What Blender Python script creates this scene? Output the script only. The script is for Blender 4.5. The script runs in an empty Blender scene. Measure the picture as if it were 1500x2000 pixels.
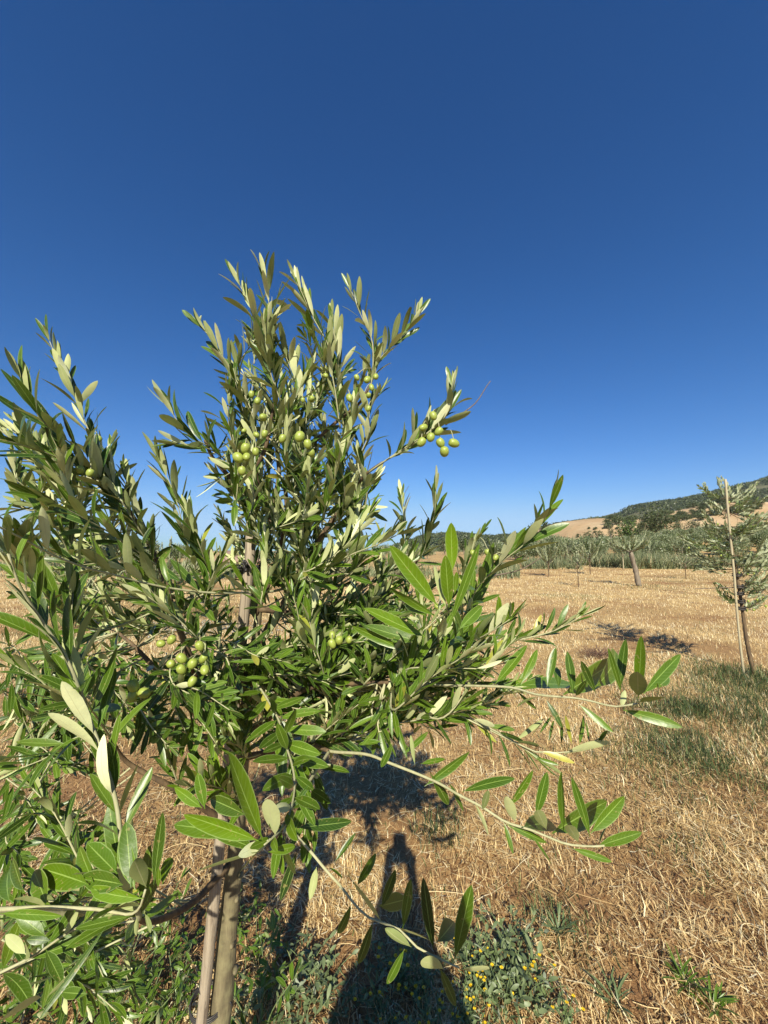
import bpy, bmesh, math, random
import numpy as np
from mathutils import Vector, Matrix
rng = np.random.default_rng(11)
random.seed(11)
C = bpy.context.scene
R = math.radians
# ------------------------------------------------------------------ camera
H = 1.6
PITCH = 5.7
F = 750.0                      # focal length in photo pixels (1500 x 2000)
cd = bpy.data.cameras.new('camera'); cam = bpy.data.objects.new('camera', cd)
C.collection.objects.link(cam); C.camera = cam
cd.sensor_fit = 'VERTICAL'; cd.sensor_height = 36; cd.sensor_width = 27; cd.lens = 13.5
cd.clip_start = 0.02; cd.clip_end = 9000
cam.location = (0, 0, H); cam.rotation_euler = (R(90 + PITCH), 0, 0)
# ------------------------------------------------------------------ sky, sun, exposure
SUN_EL = 35.2; SUN = Vector((-0.04, -1.08, 0.763)).normalized()
w = bpy.data.worlds.new('World'); C.world = w; w.use_nodes = True
nt = w.node_tree; nt.nodes.clear()
sky = nt.nodes.new('ShaderNodeTexSky'); sky.sky_type = 'NISHITA'; sky.sun_disc = False
sky.sun_elevation = R(SUN_EL); sky.sun_rotation = R(182); sky.altitude = 600
sky.air_density = 1.0; sky.dust_density = 0.35; sky.ozone_density = 3.5
hs = nt.nodes.new('ShaderNodeHueSaturation'); hs.inputs['Saturation'].default_value = 1.2
bg = nt.nodes.new('ShaderNodeBackground'); bg.inputs['Strength'].default_value = 0.055
wo = nt.nodes.new('ShaderNodeOutputWorld')
sx = nt.nodes.new('ShaderNodeSeparateColor'); cx = nt.nodes.new('ShaderNodeCombineColor')
nt.links.new(sky.outputs[0], hs.inputs['Color']); nt.links.new(hs.outputs[0], sx.inputs[0])
for k_, (ga, mx, di, pw_) in enumerate(((.74, 4.4, 3.0, 1.25), (1.0, 7.2, 3.5, 1.04), (1.34, 10.4, 3.0, 1.0))):   # a clear dry-air sky: no white band at the horizon
    mu = nt.nodes.new('ShaderNodeMath'); mu.operation = 'MULTIPLY'; mu.inputs[1].default_value = ga
    sm = nt.nodes.new('ShaderNodeMath'); sm.operation = 'SMOOTH_MIN'; sm.inputs[1].default_value = mx; sm.inputs[2].default_value = di
    po = nt.nodes.new('ShaderNodeMath'); po.operation = 'POWER'; po.inputs[1].default_value = pw_; nt.links.new(sx.outputs[k_], po.inputs[0])
    nt.links.new(po.outputs[0], mu.inputs[0]); nt.links.new(mu.outputs[0], sm.inputs[0]); nt.links.new(sm.outputs[0], cx.inputs[k_])
nt.links.new(cx.outputs[0], bg.inputs[0]); nt.links.new(bg.outputs[0], wo.inputs[0])
sd = bpy.data.lights.new('sun', 'SUN'); so = bpy.data.objects.new('sun', sd); C.collection.objects.link(so)
sd.energy = 5.0; sd.angle = R(0.5); sd.color = (1.0, 0.925, 0.77)
so.rotation_euler = SUN.to_track_quat('Z', 'Y').to_euler(); so.location = (-3, -20, 20)
C.view_settings.view_transform = 'Standard'; C.view_settings.look = 'None'
C.view_settings.exposure = 0.78; C.view_settings.gamma = 1
C.cycles.max_bounces = 6; C.cycles.diffuse_bounces = 3; C.cycles.transparent_max_bounces = 4
C.cycles.transmission_bounces = 3; C.cycles.use_denoising = True

cp, sp = math.cos(R(PITCH)), math.sin(R(PITCH))
def P(px, py, Y):
    """the point at forward distance Y that the photograph shows at (px, py)"""
    x = (px - 750) / F; y = -(py - 1000) / F
    d = (x, cp - y * sp, sp + y * cp)
    k = Y / d[1]
    return np.array((d[0] * k, Y, H + d[2] * k))
def Pg(px, py, z=0.0):
    """the ground point shown there"""
    x = (px - 750) / F; y = -(py - 1000) / F
    d = (x, cp - y * sp, sp + y * cp)
    k = (z - H) / d[2]
    return np.array((d[0] * k, d[1] * k, z))
def nrm(a):
    return a / np.maximum(np.linalg.norm(a, axis=-1, keepdims=True), 1e-9)
# ------------------------------------------------------------------ noise and terrain
_g = rng.random((256, 256))
def vnoise(x, y, s=1.0, o=0):
    x = np.asarray(x, float) / s + 17.3 + o * 31.7; y = np.asarray(y, float) / s + 91.1 + o * 12.9
    xi = np.floor(x).astype(int); yi = np.floor(y).astype(int); fx = x - xi; fy = y - yi
    fx = fx * fx * (3 - 2 * fx); fy = fy * fy * (3 - 2 * fy)
    g = lambda a, b: _g[a & 255, b & 255]
    return (g(xi, yi) * (1 - fx) + g(xi + 1, yi) * fx) * (1 - fy) + (g(xi, yi + 1) * (1 - fx) + g(xi + 1, yi + 1) * fx) * fy
def fbm(x, y, s, o=0, n=3):
    t = 0; a = 1; q = 0
    for i in range(n):
        t = t + a * vnoise(x, y, s / 2 ** i, o + i); q += a; a *= .5
    return t / q
def ss(a, b, x):
    t = np.clip((x - a) / (b - a), 0, 1); return t * t * (3 - 2 * t)
def ground_h(x, y):
    x = np.asarray(x, float); y = np.asarray(y, float)
    h = (fbm(x, y, 0.9, 0, 3) - .5) * 0.07 * ss(0, 1, 60 - np.abs(y))
    h = h + (fbm(x, y, 9, 3, 2) - .5) * 0.16 * ss(3, 9, np.hypot(x, y))
    h = h - 3.2 * ss(40, 90, y) * ss(2, -22, x)
    yy = np.maximum(y, 1)
    h = h + 6.0 * ss(45, 110, y) * ss(.38, .95, x / yy)
    return h
def gz(x, y): return float(ground_h(x, y))
# ------------------------------------------------------------------ mesh helpers
def make_mesh(name, V, Fs, mats, parent=None, cols=None, smooth=True, mi=None):
    """V n x 3; Fs list of int arrays (quads m x 4 and / or tris m x 3)"""
    me = bpy.data.meshes.new(name)
    V = np.asarray(V, dtype=np.float32)
    if isinstance(Fs, np.ndarray): Fs = [Fs]
    Fs = [np.asarray(f, dtype=np.int32) for f in Fs if len(f)]
    nl = sum(f.size for f in Fs); nf = sum(len(f) for f in Fs)
    me.vertices.add(len(V)); me.vertices.foreach_set('co', V.ravel())
    me.loops.add(nl); me.polygons.add(nf)
    me.loops.foreach_set('vertex_index', np.concatenate([f.ravel() for f in Fs]))
    tot = np.concatenate([np.full(len(f), f.shape[1], dtype=np.int32) for f in Fs])
    st = np.concatenate(([0], np.cumsum(tot)[:-1])).astype(np.int32)
    me.polygons.foreach_set('loop_start', st)
    me.update(calc_edges=True); me.validate()
    if smooth: me.polygons.foreach_set('use_smooth', np.ones(len(me.polygons), dtype=bool))
    if cols is not None:
        a = me.color_attributes.new('col', 'FLOAT_COLOR', 'POINT')
        a.data.foreach_set('color', np.asarray(cols, dtype=np.float32).ravel())
    if not isinstance(mats, (list, tuple)): mats = [mats]
    for m in mats: me.materials.append(m)
    if mi is not None: me.polygons.foreach_set('material_index', np.asarray(mi, dtype=np.int32))
    o = bpy.data.objects.new(name, me); C.collection.objects.link(o)
    if parent is not None: o.parent = parent
    return o
class MB:
    """collects pieces of one mesh"""
    def __init__(s): s.V = []; s.q = []; s.t = []; s.c = []; s.n = 0
    def add(s, V, q=None, t=None, c=None):
        V = np.asarray(V, float)
        if q is not None and len(q): s.q.append(np.asarray(q) + s.n)
        if t is not None and len(t): s.t.append(np.asarray(t) + s.n)
        s.V.append(V); s.n += len(V)
        s.c.append(np.asarray(c, float) if c is not None else np.tile((.5, .5, .5, 1.), (len(V), 1)))
    def build(s, name, mats, parent=None, smooth=True, org=None):
        V = np.concatenate(s.V)
        if org is not None: V = V - np.asarray(org)
        F_ = []
        if s.q: F_.append(np.concatenate(s.q))
        if s.t: F_.append(np.concatenate(s.t))
        return make_mesh(name, V, F_, mats, parent, np.concatenate(s.c), smooth)
def tag(o, label=None, cat=None, group=None, kind=None):
    if label: o['label'] = label
    if cat: o['category'] = cat
    if group: o['group'] = group
    if kind: o['kind'] = kind
    return o
def empty(name, loc=(0, 0, 0)):
    o = bpy.data.objects.new(name, None); C.collection.objects.link(o); o.location = loc
    o.empty_display_size = .1
    return o
def spline(pts, n):
    """Catmull-Rom through pts, n samples evenly by arc length"""
    p = np.asarray(pts, float)
    if len(p) == 2:
        t = np.linspace(0, 1, n)[:, None]; return p[0] * (1 - t) + p[1] * t
    q = np.vstack((2 * p[0] - p[1], p, 2 * p[-1] - p[-2])); out = []
    for i in range(1, len(q) - 2):
        t = np.linspace(0, 1, 12, endpoint=False)[:, None]
        a, b, c, d = q[i - 1], q[i], q[i + 1], q[i + 2]
        out.append(.5 * (2 * b + (c - a) * t + (2 * a - 5 * b + 4 * c - d) * t ** 2 + (-a + 3 * b - 3 * c + d) * t ** 3))
    out = np.vstack(out + [p[-1:]])
    L = np.concatenate(([0], np.cumsum(np.linalg.norm(np.diff(out, axis=0), axis=1))))
    s = np.linspace(0, L[-1], n)
    return np.stack([np.interp(s, L, out[:, k]) for k in range(out.shape[1])], 1)
def tube(mb, pts, radii, sides=8, c=(.5, .5, .5, 1), rough=0.0, cap=True):
    pts = np.asarray(pts, float); n = len(pts)
    radii = np.broadcast_to(np.asarray(radii, float), (n,))
    T = np.gradient(pts, axis=0); T = nrm(T)
    ref = np.array((0, 0, 1.)) if abs(T[0][2]) < .9 else np.array((0, 1., 0))
    U = np.cross(T[0], ref); U /= np.linalg.norm(U); V_ = []
    for i in range(n):
        U = U - T[i] * np.dot(U, T[i]); U /= max(np.linalg.norm(U), 1e-9); W = np.cross(T[i], U)
        a = np.arange(sides) / sides * 2 * math.pi
        rr = radii[i] * (1 + rough * (rng.random(sides) - .5))
        V_.append(pts[i] + (np.cos(a) * rr)[:, None] * U + (np.sin(a) * rr)[:, None] * W)
    V = np.vstack(V_); q = []
    for i in range(n - 1):
        for k in range(sides):
            k2 = (k + 1) % sides
            q.append((i * sides + k, i * sides + k2, (i + 1) * sides + k2, (i + 1) * sides + k))
    t = []
    if cap:
        V = np.vstack((V, pts[0] - T[0] * radii[0] * .2, pts[-1] + T[-1] * radii[-1] * .6)); a0 = n * sides
        for k in range(sides):
            k2 = (k + 1) % sides
            t.append((a0, k2, k)); t.append((a0 + 1, (n - 1) * sides + k, (n - 1) * sides + k2))
    mb.add(V, q, t, np.tile(c, (len(V), 1)))
# leaf: 8 stations, left - mid - right
LT = np.array((0, .06, .16, .30, .46, .62, .77, .89, .96, 1.0))
LW = np.array((.06, .09, .44, .80, .97, 1.0, .86, .58, .30, .02))
def leaves(mb, B, D, N, L, Wd, bend, fold, rnd, viv, wide=1.0):
    """B base, D direction, N upper-face normal (n x 3); L length, Wd full width, bend (>0 droops), fold"""
    B = np.asarray(B, float); n = len(B)
    D = nrm(np.asarray(D, float)); N = np.asarray(N, float)
    N = nrm(N - D * np.sum(N * D, 1, keepdims=True)); S = np.cross(D, N)
    L, Wd, bend, fold, rnd, viv = [np.broadcast_to(np.asarray(a, float), (n,)) for a in (L, Wd, bend, fold, rnd, viv)]
    k = np.where(np.abs(bend) < 1e-3, 1e-3, bend)[:, None]; t = LT[None, :]
    along = np.sin(k * t) / k * L[:, None]; drop = -(1 - np.cos(k * t)) / k * L[:, None]
    tw = rng.normal(size=n) * .38
    mid = B[:, None] + along[..., None] * D[:, None] + drop[..., None] * N[:, None]
    Nl = N[:, None] * np.cos(k * t)[..., None] + D[:, None] * np.sin(k * t)[..., None]
    ang = tw[:, None] * t
    Sl = S[:, None] * np.cos(ang)[..., None] + Nl * np.sin(ang)[..., None]
    Nt = Nl * np.cos(ang)[..., None] - S[:, None] * np.sin(ang)[..., None]
    hw = (LW[None] * Wd[:, None] / 2)[..., None]
    wav = (rng.random((n, len(LT))) - .5)[..., None] * .10
    up = Nt * hw * fold[:, None, None]
    c = np.sqrt(np.maximum(1 - fold ** 2, .2))[:, None, None]
    lf = mid - Sl * hw * c * (1 + wav) + up; rt = mid + Sl * hw * c * (1 - wav) + up
    V = np.stack((lf, mid, rt), 2).reshape(-1, 3)
    m = len(LT); base = (np.arange(n) * m * 3)[:, None, None]
    i = np.arange(m - 1)[None, :, None]
    a = base + i * 3
    q1 = np.concatenate((a + 0, a + 1, a + 4, a + 3), 2).reshape(-1, 4)
    q2 = np.concatenate((a + 1, a + 2, a + 5, a + 4), 2).reshape(-1, 4)
    col = np.zeros((n, m, 3, 4)); col[..., 0] = rnd[:, None, None]; col[..., 1] = viv[:, None, None]
    col[..., 2] = np.array((1, 0, 1.)); col[..., 3] = LT[None, :, None]
    mb.add(V, np.vstack((q1, q2)), None, col.reshape(-1, 4))
def quad_leaves(mb, B, D, N, L, Wd, rnd, viv):
    """small far leaves: a rhombus of two triangles, slightly folded"""
    B = np.asarray(B, float); n = len(B); D = nrm(D); N = nrm(N - D * np.sum(N * D, 1, keepdims=True)); S = np.cross(D, N)
    L = np.broadcast_to(L, (n,))[:, None]; Wd = np.broadcast_to(Wd, (n,))[:, None]
    m = B + D * L * .5
    V = np.stack((B, m + S * Wd / 2 + N * Wd * .1, B + D * L, m - S * Wd / 2 + N * Wd * .1), 1).reshape(-1, 3)
    a = (np.arange(n) * 4)[:, None]
    col = np.zeros((n, 4, 4)); col[..., 0] = np.broadcast_to(rnd, (n,))[:, None]; col[..., 1] = np.broadcast_to(viv, (n,))[:, None]
    col[..., 2] = .6; col[..., 3] = np.array((0, .5, 1, .5))
    mb.add(V, None, np.vstack((a + (0, 1, 2), a + (0, 2, 3))), col.reshape(-1, 4))
# ------------------------------------------------------------------ materials
def mat(name):
    m = bpy.data.materials.new(name); m.use_nodes = True; n = m.node_tree; n.nodes.clear()
    o = n.nodes.new('ShaderNodeOutputMaterial'); b = n.nodes.new('ShaderNodeBsdfPrincipled')
    n.links.new(b.outputs[0], o.inputs[0]); return m, n, b, o
ALB = .82
def ramp(n, stops, fac=None):
    r = n.nodes.new('ShaderNodeValToRGB'); e = r.color_ramp.elements
    while len(e) < len(stops): e.new(.5)
    for k, (p, c) in enumerate(stops):
        q = 1.0 if c[0] == c[1] == c[2] else ALB
        e[k].position = p; e[k].color = (c[0] * q, c[1] * q, c[2] * q, 1)
    if fac is not None: n.links.new(fac, r.inputs[0])
    return r
def noise(n, scale, detail=4, rough=.6, obj=True, stretch=None):
    tc = n.nodes.new('ShaderNodeTexCoord'); t = n.nodes.new('ShaderNodeTexNoise')
    t.inputs['Scale'].default_value = scale; t.inputs['Detail'].default_value = detail; t.inputs['Roughness'].default_value = rough
    if stretch:
        mp = n.nodes.new('ShaderNodeMapping'); mp.inputs['Scale'].default_value = stretch
        n.links.new(tc.outputs['Object'], mp.inputs[0]); n.links.new(mp.outputs[0], t.inputs['Vector'])
    else: n.links.new(tc.outputs['Object'], t.inputs['Vector'])
    return t
def mix(n, a, b, f, mode='MIX'):
    m = n.nodes.new('ShaderNodeMix'); m.data_type = 'RGBA'; m.blend_type = mode
    for s, v in ((6, a), (7, b), (0, f)):
        if hasattr(v, 'links'): n.links.new(v, m.inputs[s])
        elif s == 0: m.inputs[0].default_value = v
        else: m.inputs[s].default_value = (*v, 1)
    return m.outputs[2]
def bump(n, h, strength, dist, b):
    u = n.nodes.new('ShaderNodeBump'); u.inputs['Strength'].default_value = strength; u.inputs['Distance'].default_value = dist
    n.links.new(h, u.inputs['Height']); n.links.new(u.outputs[0], b.inputs['Normal'])
def mathn(n, op, a, b=None, clamp=False):
    m = n.nodes.new('ShaderNodeMath'); m.operation = op; m.use_clamp = clamp
    for k, v in enumerate((a, b)):
        if v is None: continue
        if hasattr(v, 'links'): n.links.new(v, m.inputs[k])
        else: m.inputs[k].default_value = v
    return m.outputs[0]
def leaf_material(name, top, viv, under, rough=.36, trans=.22, vein=True, spec=.5):
    m, n, b, o = mat(name)
    a = n.nodes.new('ShaderNodeAttribute'); a.attribute_name = 'col'
    s = n.nodes.new('ShaderNodeSeparateColor'); n.links.new(a.outputs['Color'], s.inputs[0])
    t = ramp(n, top, s.outputs[0]).outputs[0]
    t = mix(n, t, tuple(x * ALB for x in viv), s.outputs[1])
    nz = noise(n, 60, 3)
    t = mix(n, t, (1, 1, 1), 0) if False else t
    mo = mathn(n, 'MULTIPLY_ADD', nz.outputs[0], .5); mo.node.inputs[2].default_value = .75
    cm = n.nodes.new('ShaderNodeCombineColor'); [n.links.new(mo, cm.inputs[k]) for k in range(3)]
    t = mix(n, t, cm.outputs[0], 1.0, 'MULTIPLY')
    if vein:
        v = mathn(n, 'LESS_THAN', s.outputs[2], .055)
        vf = mathn(n, 'MULTIPLY', v, .55)
        t = mix(n, t, (.30, .42, .10), vf)
        ed = mathn(n, 'MULTIPLY', mathn(n, 'GREATER_THAN', s.outputs[2], .90), .35)
        t = mix(n, t, (.34, .44, .16), ed)
        sn = noise(n, 150, 2); sf2 = mathn(n, 'MULTIPLY', mathn(n, 'GREATER_THAN', sn.outputs[0], .68), .6)
        t = mix(n, t, (.24, .20, .07), sf2)
        # side veins, faint, running forward from the midrib
        sv = mathn(n, 'SINE', mathn(n, 'ADD', mathn(n, 'MULTIPLY', a.outputs['Alpha'], 75.0), mathn(n, 'MULTIPLY', s.outputs[2], -11.0)))
        sf = mathn(n, 'MULTIPLY', mathn(n, 'GREATER_THAN', sv, .93), .16)
        t = mix(n, t, (.26, .36, .12), sf)
    u = ramp(n, under, s.outputs[0]).outputs[0]
    u = mix(n, u, cm.outputs[0], .8, 'MULTIPLY')
    if vein: u = mix(n, u, (.44, .44, .24), vf)
    g = n.nodes.new('ShaderNodeNewGeometry')
    col = mix(n, t, u, g.outputs['Backfacing'])
    n.links.new(col, b.inputs['Base Color'])
    rr = mathn(n, 'MULTIPLY_ADD', g.outputs['Backfacing'], .35); rr.node.inputs[2].default_value = rough
    n.links.new(rr, b.inputs['Roughness']); b.inputs['Specular IOR Level'].default_value = spec
    bump(n, nz.outputs[0], .25, .002, b)
    tr = n.nodes.new('ShaderNodeBsdfTranslucent')
    n.links.new(mix(n, col, (.42, .55, .06), .45), tr.inputs[0])
    ms = n.nodes.new('ShaderNodeMixShader'); ms.inputs[0].default_value = trans
    n.links.new(b.outputs[0], ms.inputs[1]); n.links.new(tr.outputs[0], ms.inputs[2]); n.links.new(ms.outputs[0], o.inputs[0])
    return m
M = {}
M['leaf'] = leaf_material('olive_leaf', [(0, (.012, .034, .004)), (.5, (.032, .082, .007)), (.85, (.075, .135, .012)), (.97, (.11, .17, .03)), (1, (.40, .36, .06))], (.135, .235, .006),
                          [(0, (.19, .24, .075)), (.45, (.44, .49, .20)), (1, (.80, .83, .48))], trans=.10, rough=.36, spec=.36)
M['leaf_far'] = leaf_material('far_olive_leaf', [(0, (.07, .10, .04)), (.6, (.13, .17, .07)), (1, (.20, .24, .11))], (.18, .26, .06),
                              [(0, (.26, .30, .16)), (1, (.45, .48, .30))], vein=False, trans=.12)
M['oak_leaf'] = leaf_material('evergreen_leaf', [(0, (.050, .068, .030)), (1, (.115, .135, .060))], (.09, .17, .02),
                              [(0, (.05, .07, .03)), (1, (.09, .12, .05))], vein=False, trans=.08, spec=.2)  # evergreen greens, lightened and greyed to carry some of the distance haze
M['weed_leaf'] = leaf_material('grey_weed_leaf', [(0, (.09, .13, .045)), (1, (.21, .26, .12))], (.13, .21, .04),
                               [(0, (.25, .30, .20)), (1, (.34, .38, .28))], vein=False, trans=.1, rough=.5)
def bark(name, cols, scale=40, stretch=(1, 1, .15), bs=.5, lichen=None, crack=False):
    m, n, b, o = mat(name); t = noise(n, scale, 6, .65, stretch=stretch)
    c = ramp(n, cols, t.outputs[0]).outputs[0]
    if lichen:
        t2 = noise(n, scale * .5, 3); c = mix(n, c, lichen, ramp(n, [(.45, (0, 0, 0)), (.75, (.8, .8, .8))], t2.outputs[0]).outputs[0])
    if crack:
        t3 = noise(n, 130, 3, .7, stretch=(1, 1, .03)); cf = ramp(n, [(.56, (0, 0, 0)), (.62, (1, 1, 1))], t3.outputs[0]).outputs[0]
        c = mix(n, c, (.05, .035, .025), mathn(n, 'MULTIPLY', cf, .75))
    n.links.new(c, b.inputs['Base Color']); b.inputs['Roughness'].default_value = .8
    bump(n, t.outputs[0], bs, .004, b); return m
M['bark'] = bark('olive_bark', [(.3, (.08, .065, .035)), (.5, (.17, .14, .075)), (.7, (.26, .22, .12))], 55, bs=.9, lichen=(.22, .20, .10))
M['limb'] = bark('young_bark', [(.3, (.05, .033, .02)), (.5, (.13, .085, .042)), (.7, (.21, .145, .07))], 60)  # young bark, colour darkened to stand in for shade inside the crown
M['twig'] = bark('green_twig', [(.3, (.34, .34, .17)), (.6, (.46, .45, .26))], 120, bs=.2)
M['dead_twig'] = bark('dead_twig', [(.3, (.10, .07, .05)), (.6, (.2, .15, .11))], 120, bs=.2)
M['stake'] = bark('weathered_stake_wood', [(.25, (.16, .11, .07)), (.45, (.34, .28, .20)), (.75, (.48, .41, .30))], 90, (1, 1, .04), .9, crack=True)
M['pale_stake'] = bark('pale_cane', [(.3, (.34, .29, .17)), (.7, (.52, .46, .30))], 60, (1, 1, .05), .3)
M['old_bark'] = bark('old_bark', [(.3, (.13, .10, .07)), (.7, (.30, .25, .18))], 14, (1, 1, .3), .8)
m, n, b, o = mat('olive_skin'); t = noise(n, 260, 2); t2 = noise(n, 45, 2)
c = ramp(n, [(.3, (.22, .30, .035)), (.7, (.40, .46, .09))], t2.outputs[0]).outputs[0]
c = mix(n, c, (.58, .62, .28), mathn(n, 'GREATER_THAN', t.outputs[0], .66))
n.links.new(c, b.inputs['Base Color']); b.inputs['Roughness'].default_value = .42; b.inputs['Subsurface Weight'].default_value = .1
b.inputs['Subsurface Radius'].default_value = (.004, .004, .001); M['olive'] = m
def plain(name, c, r=.6, metal=0, nz=None):
    m, n, b, o = mat(name); t = noise(n, nz or 50, 4)
    cc = ramp(n, [(.3, tuple(x * .8 for x in c)), (.7, tuple(min(1, x * 1.15) for x in c))], t.outputs[0]).outputs[0]
    n.links.new(cc, b.inputs['Base Color']); b.inputs['Roughness'].default_value = r; b.inputs['Metallic'].default_value = metal
    bump(n, t.outputs[0], .2, .003, b); return m
M['wire'] = plain('tie_wire', (.09, .085, .08), .5, .6)
M['rubber'] = plain('black_tie', (.03, .028, .026), .6)
M['flower'] = plain('yellow_petals', (.92, .62, .02), .6)
M['weed_stem'] = plain('weed_stem', (.14, .19, .07), .7)
M['brush'] = plain('dead_brush', (.16, .09, .06), .9)
def straw_mat(name, stops, trans=.18):
    m, n, b, o = mat(name); a = n.nodes.new('ShaderNodeAttribute'); a.attribute_name = 'col'
    s = n.nodes.new('ShaderNodeSeparateColor'); n.links.new(a.outputs['Color'], s.inputs[0])
    c = ramp(n, stops, s.outputs[0]).outputs[0]
    n.links.new(c, b.inputs['Base Color']); b.inputs['Roughness'].default_value = .55; b.inputs['Specular IOR Level'].default_value = .35
    tr = n.nodes.new('ShaderNodeBsdfTranslucent'); n.links.new(c, tr.inputs[0])
    ms = n.nodes.new('ShaderNodeMixShader'); ms.inputs[0].default_value = trans
    n.links.new(b.outputs[0], ms.inputs[1]); n.links.new(tr.outputs[0], ms.inputs[2]); n.links.new(ms.outputs[0], o.inputs[0]); return m
M['straw'] = straw_mat('straw', [(0, (.12, .055, .02)), (.18, (.32, .17, .065)), (.42, (.72, .51, .23)), (.75, (.92, .73, .38)), (1, (1.0, .90, .60))])
M['grass'] = straw_mat('green_grass', [(0, (.035, .06, .02)), (.4, (.085, .13, .04)), (.75, (.16, .21, .07)), (1, (.40, .38, .16))], .25)
M['reed'] = straw_mat('reed_green', [(0, (.09, .12, .05)), (.5, (.19, .23, .11)), (.8, (.33, .34, .18)), (1, (.60, .50, .28))], .25)
# ground
m, n, b, o = mat('field_soil_and_straw')
n1 = noise(n, .9, 5, .65); n2 = noise(n, 28, 6, .75); n3 = noise(n, 160, 4, .7); n4 = noise(n, .22, 3, .6)
soil = ramp(n, [(.25, (.12, .05, .022)), (.5, (.29, .145, .065)), (.75, (.44, .26, .13))], n2.outputs[0]).outputs[0]
strw = ramp(n, [(.3, (.26, .15, .06)), (.48, (.60, .42, .18)), (.7, (.82, .63, .31))], n3.outputs[0]).outputs[0]
f = ramp(n, [(.36, (0, 0, 0)), (.56, (1, 1, 1))], n1.outputs[0]).outputs[0]
c = mix(n, soil, strw, mathn(n, 'MULTIPLY_ADD', f, .65)); c.node.inputs[0].links[0].from_node.inputs[2].default_value = .3
at_ = n.nodes.new('ShaderNodeAttribute'); at_.attribute_name = 'soil'; c = mix(n, c, soil, at_.outputs['Fac'])
grn = ramp(n, [(.60, (0, 0, 0)), (.72, (1, 1, 1))], n4.outputs[0]).outputs[0]
c = mix(n, c, (.20, .21, .09), mathn(n, 'MULTIPLY', grn, .55))
n.links.new(c, b.inputs['Base Color']); b.inputs['Roughness'].default_value = .95; b.inputs['Specular IOR Level'].default_value = .1
bump(n, mix(n, n2.outputs[0], n3.outputs[0], .4), .9, .02, b); M['ground'] = m
m, n, b, o = mat('dry_golden_slope')
n1 = noise(n, .03, 6, .65); n2 = noise(n, .35, 5, .7)
c = ramp(n, [(.3, (.40, .25, .12)), (.5, (.52, .36, .19)), (.7, (.62, .47, .27))], n1.outputs[0]).outputs[0]
n3 = noise(n, .09, 6, .75, stretch=(1, 1, 4)); c = mix(n, c, (.36, .27, .14), mathn(n, 'MULTIPLY', ramp(n, [(.50, (0, 0, 0)), (.66, (1, 1, 1))], n3.outputs[0]).outputs[0], .6))
c = mix(n, c, (.20, .18, .09), mathn(n, 'MULTIPLY', ramp(n, [(.56, (0, 0, 0)), (.64, (1, 1, 1))], n2.outputs[0]).outputs[0], .5))
n.links.new(c, b.inputs['Base Color']); b.inputs['Roughness'].default_value = 1; M['slope'] = m
m, n, b, o = mat('wooded_mountain_ground')
n1 = noise(n, .02, 6, .7)
c = ramp(n, [(.3, (.06, .075, .03)), (.6, (.12, .12, .055)), (.75, (.30, .22, .12))], n1.outputs[0]).outputs[0]
n.links.new(c, b.inputs['Base Color']); b.inputs['Roughness'].default_value = 1; M['mountain'] = m
m, n, b, o = mat('roof_tiles'); wv = n.nodes.new('ShaderNodeTexWave'); wv.inputs['Scale'].default_value = 3; tc = n.nodes.new('ShaderNodeTexCoord')
n.links.new(tc.outputs['Object'], wv.inputs[0]); t = noise(n, 2.5, 5)
c = mix(n, ramp(n, [(.3, (.24, .15, .11)), (.7, (.38, .27, .20))], t.outputs[0]).outputs[0], (.2, .13, .1), mathn(n, 'MULTIPLY', wv.outputs[1], .4))
n.links.new(c, b.inputs['Base Color']); b.inputs['Roughness'].default_value = .9; M['roof'] = m
M['wall'] = plain('ochre_plaster', (.52, .30, .15), .9, nz=1.5)
M['glass'] = plain('dark_pane', (.05, .06, .07), .2)
M['white_gravel'] = plain('pale_gravel', (.36, .36, .32), .9, nz=9)
# ------------------------------------------------------------------ THE SETTING
a = np.linspace(-7.7, 7.7, 330); gx = 2.6 * np.sinh(a); gy = 2.6 * np.sinh(a) + 2.0
X, Y_ = np.meshgrid(gx, gy); Z = ground_h(X, Y_)
nx = len(gx); ny = len(gy)
idx = np.arange(nx * ny).reshape(ny, nx)
def gridquads(idx): return np.stack((idx[:-1, :-1], idx[:-1, 1:], idx[1:, 1:], idx[1:, :-1]), -1).reshape(-1, 4)
o = make_mesh('ground', np.stack((X, Y_, Z), -1).reshape(-1, 3), gridquads(idx), M['ground']); tag(o, kind='structure')
def ridge(prof, px): return np.interp(px, [p[0] for p in prof], [p[1] for p in prof])
def pyz(px, py, Y):     # height seen at that pixel row
    x = (px - 750) / F; y = -(py - 1000) / F
    return H + (sp + y * cp) / (cp - y * sp) * Y
def pxof(x, y): return 750 + F * x / np.maximum(y, 1) * cp
MT = [(-2000, 1074), (500, 1072), (760, 1066), (830, 1041), (880, 1037), (945, 1046), (1010, 1040), (1080, 1019), (1125, 1012), (1190, 1004), (1215, 996), (1250, 981), (1300, 974), (1370, 962), (1390, 958), (1440, 946), (1500, 932), (1600, 900), (1800, 860), (2600, 900)]
def mountain_z(x, y):
    px = pxof(x, 950.0) ; zr = pyz(px, ridge(MT, px) + 8, 950.0)
    k = ss(430, 950, y) * (1 - .5 * ss(950, 1500, y))
    return -6 + (zr + 6) * k + (fbm(x, y, 120, 5, 4) - .5) * 34 * k * (1 - .75 * k)
xs = np.linspace(-1400, 2600, 220); ys = np.linspace(420, 1500, 90)
X, Y_ = np.meshgrid(xs, ys); Z = mountain_z(X, Y_)
o = make_mesh('mountain', np.stack((X, Y_, Z), -1).reshape(-1, 3), gridquads(np.arange(X.size).reshape(X.shape)), M['mountain']); tag(o, kind='structure')
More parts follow.
